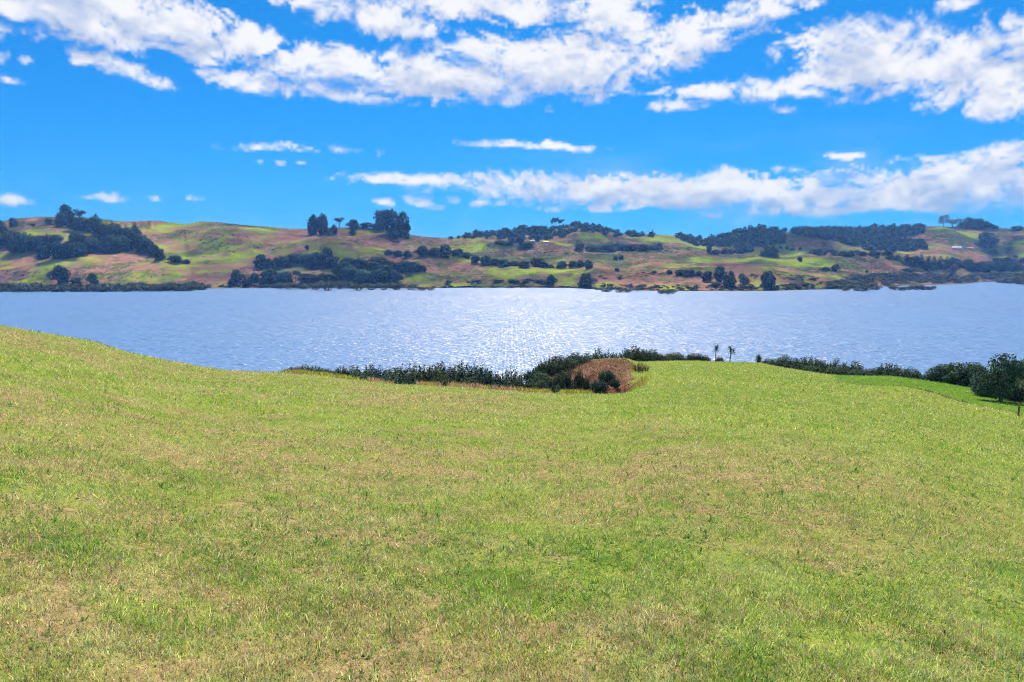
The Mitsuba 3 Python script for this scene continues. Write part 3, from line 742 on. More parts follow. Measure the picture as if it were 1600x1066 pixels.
# rows and thickets of the middle distance: alike trees share a label with their row
ROWS = [('dark tree in the long row winding down the valley behind the smooth reddish hill', 'trees of the valley row',
         [(607, 399, 7, 12), (622, 401, 10, 15), (637, 401, 10, 15), (660, 401, 14, 22), (680, 400, 14, 18), (696, 396, 12, 18), (696, 401, 12, 16), (715, 400, 11, 16), (730, 404, 10, 15), (743, 411, 11, 15),
          (760, 414, 13, 20), (773, 415, 12, 18), (788, 417, 11, 20), (803, 417, 10, 18), (820, 418, 11, 20), (838, 417, 13, 23), (850, 418, 8, 15), (861, 418, 5, 10)], ROUND),
        ('dark tree of the short row of four', 'short row of four trees', [(878, 419, 12, 15), (894, 419, 12, 14), (906, 419, 13, 13), (919, 419, 12, 15)], ROUND),
        ('dark tree in the upper rank of the shore wood behind the pale mangroves', 'upper rank of the shore wood',
         [(407, 419, 20, 15), (420, 419, 14, 17), (440, 417, 14, 24), (462, 413, 16, 25), (480, 415, 16, 20), (495, 420, 24, 25), (511, 418, 26, 18), (520, 420, 20, 20), (543, 416, 13, 27), (562, 421, 16, 30),
          (592, 418, 17, 28), (608, 423, 16, 24), (630, 425, 19, 30), (647, 425, 14, 23), (660, 424, 9, 13)], ROUND),
        ('dark tree in the lower rank of the shore wood right above the mangroves', 'lower rank of the shore wood',
         [(399, 440, 13, 14), (387, 446, 10, 14), (425, 444, 23, 27), (443, 444, 20, 25), (482, 442, 15, 25), (505, 442, 15, 22), (520, 441, 14, 20), (540, 432, 20, 30), (548, 439, 22, 28), (570, 442, 20, 30),
          (592, 444, 22, 33), (615, 443, 18, 24), (604, 430, 16, 26), (580, 428, 16, 28)], ROUND + ('teal1',)),
        ('slender open tree rising from the lower rank of the shore wood', 'slender trees of the shore wood', [(462, 440, 20, 13)], ('open1',)),
        ('light green tree of the broad grove under the dark ridge wood', 'grove under the ridge wood',
         [(782, 383, 8, 18), (793, 384, 8, 16), (820, 387, 9, 23), (906, 393, 13, 15), (922, 393, 11, 18), (938, 393, 13, 22), (952, 393, 14, 22), (968, 393, 14, 22), (987, 392, 10, 22), (1005, 392, 10, 20), (1022, 391, 10, 16), (1030, 390, 11, 10)], ('teal0', 'teal1', 'round2')),
        ('dark bush in the dotted line behind the shore group of trees', 'dotted line of bushes', [(1063, 431, 9, 11), (1072, 431, 9, 9), (1081, 431, 9, 11), (1092, 431, 7, 10)], ROUND),
        ('tall bare-stemmed pine of the cluster on the skyline above the dark ridge', 'tall bare-stemmed pines', [(862, 359, 14, 5), (866, 358, 15, 6), (870, 358, 15, 6), (874, 357, 14, 6), (878, 357, 13, 6)], ('bare',)),
        ('small dark tree of the broken line in front of the wooded dome', 'broken line before the wooded dome', [(1107, 397, 17, 8), (1118, 397, 8, 13), (1133, 397, 8, 11), (1143, 398, 8, 9), (1154, 396, 9, 17), (1167, 393, 12, 17), (1203, 401, 14, 21), (1194, 401, 9, 12)], ROUND),
        ('dark conifer in the row descending beside the smooth green knoll', 'conifers beside the green knoll',
         [(1390, 405, 6, 12), (1402, 407, 8, 14), (1417, 411, 13, 15), (1428, 416, 16, 15), (1439, 418, 16, 14), (1450, 422, 18, 15), (1459, 422, 17, 12), (1469, 422, 16, 13), (1479, 421, 16, 14), (1489, 417, 12, 15), (1499, 420, 13, 14), (1511, 420, 14, 15)], ('pine0', 'pine1', 'pine2', 'round1')),
        ('dark tree of the low dense grove by the marsh at the narrow arm of water', 'grove at the narrow arm of water',
         [(1517, 425, 12, 15), (1530, 425, 13, 15), (1541, 425, 12, 15), (1552, 424, 11, 14), (1562, 424, 12, 14), (1573, 423, 12, 15), (1586, 425, 9, 18)], ROUND),
        ('dark tree crowning the rounded knob of the skyline past the pale gum trees', 'trees on the rounded knob',
         [(1504, 357, 9, 12), (1512, 357, 13, 16), (1522, 357, 14, 18), (1533, 357, 11, 16), (1543, 358, 7, 12), (1553, 358, 4, 10), (1590, 359, 5, 12)], ROUND),
        ('small dark tree dotted on the shaded slope in front of the far wood', 'dotted trees on the shaded slope', [(1220, 389, 5, 5), (1230, 389, 5, 5), (1238, 391, 4, 6), (1250, 391, 5, 5)], ROUND),
        ('dark tree of the wood around the two farmhouses', 'trees around the farmhouses',
         [(785, 374, 11, 16), (800, 372, 10, 18), (812, 369, 12, 18), (812, 378, 9, 16), (798, 381, 7, 14), (835, 369, 14, 16), (840, 377, 10, 14), (845, 370, 13, 18), (830, 362, 9, 14), (790, 365, 8, 14), (818, 362, 9, 16)], ROUND)]
ORD = 'first second third fourth fifth sixth seventh eighth ninth tenth eleventh twelfth thirteenth fourteenth fifteenth sixteenth seventeenth eighteenth'.split()
COUNTED = {'short row of four trees': ('%s dark tree of the short row of four past the winding valley row', 'hill'),
           'trees of the valley row': ('%s dark tree of the long winding valley row, counted from the big skyline clump', ''),
           'dotted line of bushes': ('%s bush of the close-set dotted line of four behind the shore group of trees', ''),
           'tall bare-stemmed pines': ('%s of the five tall bare-stemmed pines on the skyline, counted from the low wood', ''),
           'conifers beside the green knoll': ('%s tree of the dark row beside the smooth green knoll, counted from its top', '')}
for label, group, items, kinds in ROWS:
    for i_, (px, b, h, w) in enumerate(sorted(items)):
        if group in COUNTED:
            label = COUNTED[group][0] % ORD[i_]
        cat = 'bush' if 'bush' in label else 'tree'
        b, h, w = b + rng.normal() * .5, h * rng.uniform(.88, 1.16), w * rng.uniform(1.1, 1.45)
        far_tree(pick(*kinds), 'bush' if cat == 'bush' else 'tall_pine' if kinds == ('bare',) else 'conifer' if 'pine0' in kinds else 'tree', px, b, h, w, label, cat, group)

# mangroves in the shallows
MANG = [('low grey-green mangrove of the fringe in front of the shore wood', 'mangroves in front of the shore wood',
         [(437, 451, 9, 22), (452, 452, 10, 25), (472, 452, 10, 26), (492, 453, 11, 26), (512, 454, 15, 30), (530, 452, 13, 24), (545, 451, 13, 26), (560, 454, 11, 26), (580, 453, 10, 26), (600, 453, 11, 24), (620, 453, 12, 28), (642, 453, 9, 24), (658, 454, 7, 20), (672, 454, 5, 14)]),
        ('mangrove of the detached islet in the water off the middle shore', 'mangroves of the islet', [(1034, 459, 7, 14), (1043, 460, 8, 14), (1051, 459, 7, 12)]),
        ('dark mangrove standing in shallow water between the big round tree and the islet', 'mangroves beside the big round tree', [(948, 456, 9, 19), (968, 457, 5, 14), (980, 457, 6, 16), (996, 455, 5, 12), (934, 453, 4, 14)]),
        ('mangrove of the long low island before the marsh', 'mangroves of the long island', [(1396, 453, 7, 14), (1409, 454, 6, 16), (1421, 453, 6, 14), (1432, 453, 8, 18), (1444, 453, 6, 14), (1454, 453, 6, 12)]),
        ('mangrove clump at the ragged edge of the marsh by the long island', 'mangroves at the marsh edge', [(1312, 452, 7, 16), (1320, 455, 5, 13), (1335, 452, 7, 16), (1347, 455, 8, 24), (1358, 450, 7, 16), (1368, 453, 6, 14), (1296, 452, 5, 14)]),
        ('broad brown-green mangrove at the mouth of the narrow arm of water', 'mangroves at the narrow arm', [(1566, 442, 8, 20), (1578, 443, 10, 22), (1592, 444, 11, 24), (1604, 445, 11, 24)])]
for label, group, items in MANG:
    for px, b, h, w in items:
        a, e = bearing(px, b)
        r = min(-ZC / float(e), 2000)
        k = r / F
        tree(pick('mangrove0', 'mangrove1', 'mangrove2'), 'mangrove', (r * math.sin(a), r * math.cos(a), -.1), h * k * 1.1, w * k * 1.15, label, 'mangrove', group)


def cover(name, spots, kinds, label, cat, size):
    """What nobody could count: one mesh of many small plants of these kinds at the spots (x, y, z, height, width)."""
    vs, fs, cs, ns, k = [], [], [], [], 0
    for x, y, z, h, w in spots:
        d = meshkit.WRITTEN[scene['kind_' + pick(*kinds)]['crown']['filename']]
        n = len(d[1])
        sel = np.sort(rng.choice(n, min(size, n), replace=False))
        v = d[0][d[1][sel]].reshape(-1, 3).astype(float)
        ce = np.repeat(v.reshape(-1, 3, 3).mean(1), 3, 0)
        v = ce + (v - ce) * math.sqrt(min(n / size, 9))
        a = rng.uniform(0, 6.28)
        v = np.stack([(v[:, 0] * math.cos(a) - v[:, 1] * math.sin(a)) * w, (v[:, 0] * math.sin(a) + v[:, 1] * math.cos(a)) * w, v[:, 2] * h], -1) + [x, y, z]
        q = d[2][d[1][sel]].reshape(-1, 3)
        ns.append(np.stack([q[:, 0] * math.cos(a) - q[:, 1] * math.sin(a), q[:, 0] * math.sin(a) + q[:, 1] * math.cos(a), q[:, 2]], -1))
        vs.append(v)
        fs.append(np.arange(len(v)).reshape(-1, 3) + k)
        cs.append(d[4][d[1][sel]].reshape(-1, 3) * rng.uniform(.8, 1.2))
        k += len(v)
    scene[name] = {'type': 'ply', 'filename': meshkit.write_ply((np.vstack(vs), np.vstack(fs)), color=np.vstack(cs), normals=np.vstack(ns)), 'face_normals': False, 'bsdf': {'type': 'ref', 'id': 'foliage'}}
    tag(name, label, cat, kind='stuff')


def strip(path, n, spread, hp, wp, wet=False):
    """Spots along a path of picture rows on the far land."""
    path = np.array(path, float)
    out = []
    for _ in range(n):
        t = rng.uniform(0, len(path) - 1.001)
        i = int(t)
        px, py = path[i] + (path[i + 1] - path[i]) * (t - i)
        x, y, z, r = far_hit(px + rng.normal() * 2, py - rng.uniform(0, spread))
        if wet:
            a, e = bearing(px + rng.normal() * 2, py - rng.uniform(0, spread))
            r = -ZC / float(e)
            x, y, z = r * math.sin(a), r * math.cos(a), 0
        k = r / F
        out.append((x, y, z - .1, hp * k * rng.uniform(.6, 1.3), wp * k * rng.uniform(.7, 1.4)))
    return out


def patch(poly, n, hp, wp):
    from shapely.geometry import Polygon, Point
    pg = Polygon(poly)
    x0, y0, x1, y1 = pg.bounds
    out = []
    while len(out) < n:
        px, py = rng.uniform(x0, x1), rng.uniform(y0, y1)
        if pg.contains(Point(px, py)):
            x, y, z, r = far_hit(px, py)
            k = r / F
            out.append((x, y, z - .2, hp * k * rng.uniform(.7, 1.3), wp * k * rng.uniform(.7, 1.3)))
    return out


cover('ridge_forest', patch([(700, 374), (745, 364), (790, 364), (830, 358), (870, 356), (897, 350), (930, 354), (960, 362), (1010, 366), (1030, 370), (990, 371), (960, 371), (935, 366), (905, 362), (890, 366), (880, 372), (850, 376), (800, 374), (770, 374), (735, 374)], 230, 5.5, 8),
      ROUND, 'dark wood covering the middle ridge of the skyline around the tall bare-stemmed pines', 'forest', 130)
cover('dome_forest', patch([(1050, 367), (1075, 371), (1101, 375), (1130, 369), (1150, 364), (1190, 356), (1210, 359), (1228, 371), (1222, 380), (1200, 385), (1170, 390), (1155, 387), (1140, 386), (1118, 385), (1100, 386), (1080, 383), (1065, 376)], 330, 6, 8.5),
      ROUND, 'dense dark wood over the dome-shaped hill of the skyline', 'forest', 110)
cover('far_forest', patch([(1217, 358), (1240, 359), (1310, 358), (1345, 358), (1400, 356), (1440, 355), (1446, 364), (1425, 370), (1400, 372), (1440, 380), (1450, 388), (1440, 392), (1400, 394), (1360, 393), (1330, 385), (1300, 376), (1265, 373), (1240, 366)], 520, 6, 9),
      ROUND, 'wide dark wood over the ridge and slope behind the smooth green knoll', 'forest', 90)
cover('dark_scrub', patch([(1265, 396), (1300, 394), (1360, 398), (1400, 395), (1380, 402), (1330, 402), (1280, 400)], 60, 5, 9) + patch([(1510, 412), (1600, 402), (1600, 420), (1520, 424)], 60, 4, 9),
      ROUND, 'dark scrub in the hollows around the green knoll', 'scrub', 90)
cover('mangrove_fringe', strip([(-60, 456), (0, 456), (100, 456), (200, 455.5), (280, 455), (318, 453.5)], 380, 3.5, 8.5, 12, True) + strip([(-60, 457), (0, 457), (160, 456.5), (300, 455.2)], 130, 1, 6.5, 10, True),
      ('mangrove0', 'mangrove1', 'mangrove2'), 'long even fringe of grey-green mangroves along the far shore, ending in a point', 'mangroves', 130)
cover('shore_scrub', strip([(320, 449), (400, 449), (430, 449)], 30, 2, 3, 7) + strip([(675, 451), (760, 450), (850, 450), (930, 452)], 90, 2.5, 2, 7) + strip([(940, 453), (1000, 455), (1050, 455), (1150, 454), (1220, 454), (1280, 452)], 190, 8, 3, 7)
      + strip([(930, 440), (1060, 430), (1220, 437), (1280, 440)], 60, 8, 2, 7) + strip([(690, 446), (800, 444), (860, 445)], 50, 6, 3, 9),
      ('mangrove0', 'mangrove1', 'mangrove2', 'round1'), 'ragged low scrub along the waterline of the middle shore', 'scrub', 90)
cover('marsh_scrub', patch([(1285, 452), (1300, 440), (1330, 432), (1400, 428), (1470, 430), (1520, 433), (1528, 441), (1490, 443), (1400, 446), (1370, 447), (1340, 452)], 420, 4, 9) + patch([(1520, 432), (1600, 428), (1610, 436), (1540, 438)], 80, 4.5, 9),
      ('mangrove1', 'mangrove2', 'drybush'), 'flat brown-green marsh scrub between the green knoll and the narrow arm of water', 'scrub', 80)
cover('hill_scrub', patch([(260, 360), (420, 370), (470, 385), (380, 400), (280, 380)], 110, 1.3, 3.5) + patch([(480, 368), (640, 372), (600, 385), (490, 382)], 130, 1.3, 3.5) + patch([(700, 380), (900, 378), (1040, 395), (900, 402), (720, 400)], 170, 1.4, 4) + patch([(0, 420), (300, 430), (300, 445), (0, 446)], 130, 1.3, 3.5) + patch([(1020, 380), (1090, 388), (1060, 396), (1010, 392)], 40, 2, 5),
      ('round1', 'teal0', 'round3'), 'small low scrub scattered over the far slopes', 'scrub', 40)

# ------------------------------------------------------------------ near shore: shrubs along the lip of the pasture
def near_tree(kind, name, px, r, hp, wp, label, cat='shrub', group=None, top=None):
    x, y, z = near_at(px, r)
    k = math.hypot(r, ZC - z) / F
    if top is not None:                                               # tall enough to show this much above the pasture
        e = float(bearing(px, top)[1])
        h = (ZC + r * e - z) * (float(rng.uniform(.80, 1.16)) if group else 1)
    else:
        h = hp * k
    return tree(kind, name, (x, y, z), max(h, .5) * 1.02, wp * k * 1.05, label, cat, group)


SH = ('shrub0', 'shrub1', 'shrub2', 'shrub3')
for px, r, top, wp in [(448, 79, 575, 22), (462, 77, 571, 26), (476, 80, 570, 24), (492, 78, 572, 30), (505, 76, 572, 30), (520, 79, 572, 26), (535, 76, 572, 30), (552, 78, 570, 30), (566, 74, 574, 34), (580, 77, 569, 30), (596, 75, 570, 32),
                       (560, 72, 582, 26), (520, 74, 580, 24)]:
    near_tree(pick(*SH), 'shrub', px, r, 0, wp * 1.2, 'low twiggy dark shrub in the thin end of the thicket nearest the open water', group='shrubs at the thin end of the thicket', top=top)
for px, r, top, wp in [(618, 72, 564, 34), (632, 74, 568, 32), (650, 71, 573, 36), (662, 73, 570, 30), (678, 71, 568, 36), (690, 74, 566, 30), (700, 71, 572, 40), (716, 72, 570, 40), (735, 71, 565, 40), (744, 73, 563, 34), (758, 71, 567, 38),
                       (772, 72, 570, 36), (788, 72, 573, 36), (800, 76, 568, 26), (810, 73, 582, 30), (824, 76, 586, 30), (836, 80, 586, 26), (572, 70, 584, 30), (640, 69, 584, 30), (690, 69, 586, 34), (735, 69, 586, 34), (780, 69, 590, 30)]:
    front = r < 71
    near_tree(pick(*SH), 'shrub', px, r, 0, wp * 1.25, 'shorter shrub in the front rank of the thicket, right behind rust-coloured dry grass' if front else 'tall dark shrub in the back rank of the thicket, standing out against the water',
              group='front rank of the thicket' if front else 'back rank of the thicket', top=top)
near_tree('blueshrub', 'shrub', 608, 69, 0, 34, 'blue-green shrub, paler than all its neighbours, at the front of the thicket', top=574)
for px, r, top, wp in [(838, 90, 571, 30), (850, 92, 562, 30), (862, 92, 558, 32), (876, 93, 556, 34), (890, 95, 560, 32), (898, 98, 550, 26), (906, 97, 556, 26), (845, 86, 582, 30)]:
    near_tree(pick(*SH), 'shrub', px, r, 0, wp * 1.2, 'dark shrub climbing along the top edge of the rust-brown bank', group='shrubs along the top of the bank', top=top)
for px, r, top, wp in [(920, 126, 549, 30), (935, 127, 544, 24), (950, 127, 548, 28), (965, 128, 548, 28), (980, 130, 547, 28), (992, 131, 542, 24), (1005, 134, 544, 30), (1018, 137, 545, 28), (1030, 139, 550, 26), (1042, 142, 549, 26), (1054, 144, 549, 22), (911, 120, 553, 26)]:
    near_tree(pick(*SH), 'shrub', px, r, 0, wp * 1.15, 'tall dark shrub in the close row along the level top of the knoll', group='close row of shrubs on the knoll', top=top)
for px, r, top, wp, lab in [(1080, 152, 550, 22, 'dark upright shrub standing in the gap before the two cabbage trees'), (1092, 153, 551, 16, 'narrow shrub next to the dark upright one before the two cabbage trees'),
                            (1102, 153, 553, 11, 'small feathery shrub closest to the first cabbage tree'), (1124, 153, 554, 9, 'little shrub between the two cabbage trees'), (1147, 153, 566, 8, 'tiny tuft of a shrub just past the second cabbage tree')]:
    near_tree(pick(*SH), 'shrub', px, r, 0, wp * 1.1, lab, top=top)
for px, r, top, wp in [(1166, 152, 564, 14), (1200, 152, 559, 18), (1214, 150, 556, 26), (1224, 151, 556, 22), (1240, 149, 557, 28), (1252, 150, 554, 30), (1264, 148, 558, 28), (1278, 146, 561, 28), (1292, 146, 561, 28), (1306, 145, 561, 28), (1320, 144, 562, 30),
                       (1334, 143, 563, 30), (1346, 142, 567, 28), (1360, 140, 570, 26), (1372, 139, 569, 28), (1385, 138, 566, 30), (1398, 137, 567, 28), (1410, 136, 571, 28), (1422, 135, 575, 26), (1430, 134, 581, 18), (1270, 143, 570, 26), (1300, 141, 572, 26), (1340, 138, 576, 26)]:
    near_tree(pick(*SH), 'shrub', px, r, 0, wp * 1.2, 'dark green shrub in the long hedge-like row sloping down past the cabbage trees', group='shrubs of the long sloping row', top=top)
for kind, px, r, top, wp, lab in [('broad0', 1463, 128, 572, 28, 'tree at the water end of the dark clump by the bright green terrace'), ('broad1', 1480, 127, 569, 34, 'second tree from the water end of the dark clump on the terrace'),
                                  ('broad0', 1500, 124, 567, 38, 'broad middle tree of the dark clump behind the terrace'), ('broad1', 1520, 122, 566, 36, 'tree of the dark clump directly beside the blue-green one'),
                                  ('broad1', 1595, 118, 558, 44, 'dark tree behind the big one, cut by the picture edge'), ('broad0', 1618, 112, 572, 40, 'low tree past the big one at the picture edge')]:
    near_tree(kind, 'tree', px, r, 0, wp * 1.4, lab, 'tree', top=top)
for px, r, top, wp, lab in [(1580, 109, 578, 50, 'dark shrub filling the space beside the biggest near tree, toward the picture edge'), (1546, 106, 592, 30, 'dark low shrub under the water side of the biggest near tree'), (1594, 104, 592, 36, 'low dark shrub at the picture edge under the trees of the terrace')]:
    near_tree(pick(*SH), 'shrub', px, r, 0, wp * 1.1, lab, top=top)
near_tree('blueshrub', 'shrub', 1537, 116, 0, 34, 'pale blue-green bushy shrub beside the big tree of the terrace', top=571)
near_tree('blueshrub', 'shrub', 1528, 113, 0, 20, 'lower blue-green shrub in front of the dark clump on the terrace', top=592)
near_tree('broad0', 'tree', 1564, 101, 0, 55, 'biggest near tree, dark and bushy on a short trunk, standing on the bright green terrace', 'tree', top=553)

# ------------------------------------------------------------------ cabbage trees
def sword_head(c, r, n, g):
    """A tuft of stiff sword leaves round the head's centre, the lower ones hanging."""
    d = unit(n, g)
    d[:, 2] = d[:, 2] * .9 + .25
    d /= np.linalg.norm(d, axis=1, keepdims=True)
    L = r * g.uniform(.75, 1.1, n)[:, None]
    s = np.cross(d, [0, 0, 1.0]) + 1e-6
    s /= np.linalg.norm(s, axis=1, keepdims=True)
    b, m = c + d * L * .08, c + d * L * .6
    t = c + d * L - np.stack([0 * L[:, 0], 0 * L[:, 0], L[:, 0] * .22 * (1 - d[:, 2])], -1)
    w = r * .055
    v = np.stack([b - s * w * .6, b + s * w * .6, m + s * w, m - s * w, t], 1)
    f = np.array([[0, 1, 2], [0, 2, 3], [3, 2, 4]])
    return v.reshape(-1, 3), (f[None] + (np.arange(n) * 5)[:, None, None]).reshape(-1, 3), tint(GORSE + MID, n, g, 5), np.repeat(d * .7 + unit(n, g) * .4, 5, 0)


def heads(list_, g, n=62):
    ps = [sword_head(np.array(c), r, n, g) for c, r in list_]
    v, f = merge([(p[0], p[1]) for p in ps])
    return v, f, np.vstack([p[2] for p in ps]), np.vstack([p[3] for p in ps])


g = np.random.default_rng(300)
proto('cabbage0', tube([(0, 0, -.03), (.01, 0, .3), (.0, .01, .6), (.015, 0, .82)], [.034, .026, .022, .02], 7), heads([((.015, 0, .80), .25), ((.03, .03, .74), .18)], g))
proto('cabbage1', merge([tube([(0, 0, -.03), (.02, 0, .3), (.05, .0, .5)], [.034, .028, .024], 7), tube([(.05, 0, .5), (.02, 0, .66), (.0, 0, .82)], [.022, .018, .016], 6), tube([(.05, 0, .5), (.13, .02, .6), (.17, .02, .68)], [.02, .016, .015], 6)]),
      heads([((0, 0, .80), .23), ((.19, .02, .68), .20), ((.06, .03, .72), .16)], g))
proto('cabbage2', tube([(0, 0, -.03), (.01, 0, .3), (.0, 0, .5)], [.06, .05, .045], 7), heads([((0, 0, .55), .46), ((.05, .03, .42), .36)], g, 190))
for kind, px, top, lab in [('cabbage0', 1117, 537, 'straight cabbage tree with a single round tuft on its thin trunk'), ('cabbage1', 1139, 539, 'leaning cabbage tree with a forked, ragged double tuft'),
                           ('cabbage2', 1184, 552, 'squat young cabbage tree at the upper end of the long sloping row of shrubs')]:
    x, y, z = near_at(px, 150)
    h = ZC + math.hypot(x, y) * float(bearing(px, top)[1]) - z
    tree(kind, 'cabbage_tree', (x, y, z), h, h, lab, 'cabbage tree', rot=-20)

# ------------------------------------------------------------------ bank: dead bracken, dark bushes, fallen tussocks
def scatter_region(n, px0, px1, r0, r1, ok):
    px, r = rng.uniform(px0, px1, n), np.sqrt(rng.uniform(r0 ** 2, r1 ** 2, n))
    a = np.interp(px, _n[:, 0], n_az[3:-3])
    x, y = r * np.sin(a), r * np.cos(a)
    k = ok(x, y)
    return x[k], y[k]


x, y = scatter_region(60000, 770, 1040, 61, 100, lambda x, y: zones(x, y)[0] > rng.uniform(.25, 1, len(x)))
pal = np.array([(.13, .075, .06), (.24, .125, .095), (.33, .19, .14), (.44, .31, .22), (.26, .21, .09), (.11, .14, .06)])
cc = pal[np.clip((rng.uniform(0, 3.4, len(x)) + 7 * (fbm(np.stack([x, y, 0 * x], -1) / 2.0, 3, 80) - .42)).astype(int), 0, 5)] * rng.uniform(.7, 1.2, (len(x), 1))
bv, bf, bc = blades(x, y, np.where(rng.uniform(0, 1, len(x)) < .02, 1.6, 1) * rng.uniform(.06, .24, len(x)) * (.4 + 1.2 * fbm(np.stack([x, y, 0 * x], -1) / 1.1, 2, 81)), rng.uniform(.05, .11, len(x)), cc, 2, .8)
scene['bracken'] = mikit.ply((bv, bf), 'grass_blade', color=bc)
tag('bracken', 'rust-brown dead bracken and dry stalks over the slumped bank', 'bracken', kind='stuff')
BANKS_ = [(905, 84, 574, 12, 'tiny dark bush high on the rust-brown bank under its crest'), (916, 80, 583, 14, 'small bush in the upper middle of the rust-brown bank'), (960, 79, 588, 14, 'small dark bush beside the round gorse on the rust-brown bank'),
          (886, 74, 601, 16, 'small dark bush at the foot of the bank among the tussocks'), (968, 70, 604, 14, 'small bush at the grassy corner of the rust-brown bank'), (908, 72, 604, 16, 'low bush at the foot of the bank next to the lowest dark one'),
          (855, 84, 585, 30, 'wide dark bush joining the thicket to the top of the bank'), (884, 85, 577, 24, 'dark bush just under the row along the top of the bank'), (948, 82, 574, 30, 'round dark gorse bush near the top corner of the rust-brown bank'), (936, 77, 590, 24, 'dark bush low on the rust-brown bank under the round gorse'), (925, 73, 600, 24, 'lowest dark bush at the foot of the rust-brown bank'),
          (897, 78, 588, 14, 'small dark bush alone in the middle of the rust-brown bank'), (870, 76, 598, 22, 'dark bush in the hollow at the left foot of the bank'.replace('left ', 'lake-side ')), (858, 73, 603, 24, 'dark low bush where the thicket meets the rust-brown bank'),
          (845, 80, 592, 24, 'grey-green bush on the low flank of the rust-brown bank'), (872, 82, 580, 22, 'grey-green bush halfway up the flank of the rust-brown bank')]
for px, r, top, wp, lab in BANKS_:
    near_tree(pick(*SH), 'shrub', px, r - 1.5, 0, wp * 1.05, lab, top=top)
for px, r, top, wp in [(880, 88, 573, 18), (888, 89, 570, 18), (998, 92, 564, 18), (1006, 94, 565, 16)]:
    near_tree('drybush', 'shrub', px, r, 0, wp * 1.2, 'greyish dry bush on the crest of the rust-brown bank', group='dry bushes on the crest of the bank', top=top)

# dry rust-coloured grass along the lip, and tussocks
xs, ys, hs, cs = [], [], [], []
for px0, px1, r0, r1, n, h in ((575, 615, 63, 67, 900, .5), (650, 690, 62, 66, 900, .5), (700, 780, 60, 66, 3200, .55), (770, 860, 59, 64, 3600, .5), (440, 580, 66, 72, 700, .35), (860, 930, 60, 63, 500, .35)):
    x, y = scatter_region(n, px0, px1, r0, r1, lambda x, y: fbm(np.stack([x, y, 0 * x], -1) / 1.6, 2, 83) > rng.uniform(.2, .75, len(x)))
    xs.append(x), ys.append(y), hs.append(h * rng.uniform(.4, 1.2, len(x)))
for px in (1330, 1375, 1400, 1420, 1450, 1480, 1500, 1530, 1560, 1585, 1610):
    d1 = float(np.interp(px, _n[:, 0], _n[:, 1]))
    x, y = scatter_region(150, px - 22, px + 22, d1 - 1.2, d1 + 1.2, lambda x, y: fbm(np.stack([x, y, 0 * x], -1) / 1.4, 2, 84) > rng.uniform(.25, .75, len(x)))
    xs.append(x), ys.append(y), hs.append(.32 * rng.uniform(.4, 1.2, len(x)))
x, y, h = np.concatenate(xs), np.concatenate(ys), np.concatenate(hs)
rx, ry = [], []
for px, n in ((1345, 60), (1362, 160), (1385, 260), (1400, 200), (1430, 240), (1446, 300), (1462, 260), (1478, 320), (1492, 260), (1515, 160), (1545, 180), (1575, 240), (1597, 260), (1620, 260)):
    d1 = float(np.interp(px, _n[:, 0], _n[:, 1]))
    qx, qy = scatter_region(n * 2, px - 13, px + 13, d1 - .4, d1 + 1.4, lambda x, y: fbm(np.stack([x, y, 0 * x], -1) / 1.2, 2, 86) > rng.uniform(.25, .7, len(x)))
    rx.append(qx), ry.append(qy)
rx, ry = np.concatenate(rx), np.concatenate(ry)
v, f, c = blades(rx, ry, rng.uniform(.12, .34, len(rx)), rng.uniform(.03, .06, len(rx)), np.array([(.07, .14, .03), (.10, .18, .035), (.16, .15, .06)])[rng.integers(0, 3, len(rx))] * rng.uniform(.7, 1.2, (len(rx), 1)), 2, .6)
scene['rushes'] = mikit.ply((v, f), 'grass_blade', color=c)
tag('rushes', 'dark green rushes along the broken edge above the bright terrace', 'rushes', kind='stuff')
pal = np.array([(.44, .29, .18), (.52, .40, .25), (.36, .24, .15), (.40, .38, .16)])
v, f, c = blades(x, y, h, rng.uniform(.03, .07, len(x)), pal[rng.integers(0, 4, len(x))] * rng.uniform(.7, 1.2, (len(x), 1)), 2, .5)
scene['dry_grass'] = mikit.ply((v, f), 'grass_blade', color=c)
tag('dry_grass', 'tall rust-coloured dry grass along the lip of the pasture before the thicket', 'dry grass', kind='stuff')
xs, ys = [], []
for px, r, n, s in [(815, 60.5, 260, 9), (832, 60.5, 300, 9), (850, 60, 300, 9), (885, 60, 420, 13), (900, 60, 420, 12), (915, 60.5, 300, 9), (985, 64, 500, 14), (992, 68, 500, 14), (1000, 72, 300, 14), (760, 61, 160, 8), (715, 62, 200, 9), (672, 62.5, 220, 9), (540, 66, 260, 20), (470, 69, 320, 22), (505, 68, 260, 20)]:
    a = np.interp(px + rng.normal(size=n) * s * .5, _n[:, 0], n_az[3:-3])
    rr = r + rng.normal(size=n) * .8
    xs.append(rr * np.sin(a)), ys.append(rr * np.cos(a))
x, y = np.concatenate(xs), np.concatenate(ys)
pal = np.array([(.34, .40, .05), (.42, .42, .08), (.26, .34, .045), (.48, .40, .14)])
v, f, c = blades(x, y, rng.uniform(.18, .5, len(x)), rng.uniform(.03, .07, len(x)), pal[rng.integers(0, 4, len(x))] * rng.uniform(.7, 1.2, (len(x), 1)), 2, .7)
scene['tussock_grass'] = mikit.ply((v, f), 'grass_blade', color=c)
tag('tussock_grass', 'yellow-green tussocks of longer grass along the edge of the bank and the thicket', 'tussock grass', kind='stuff')

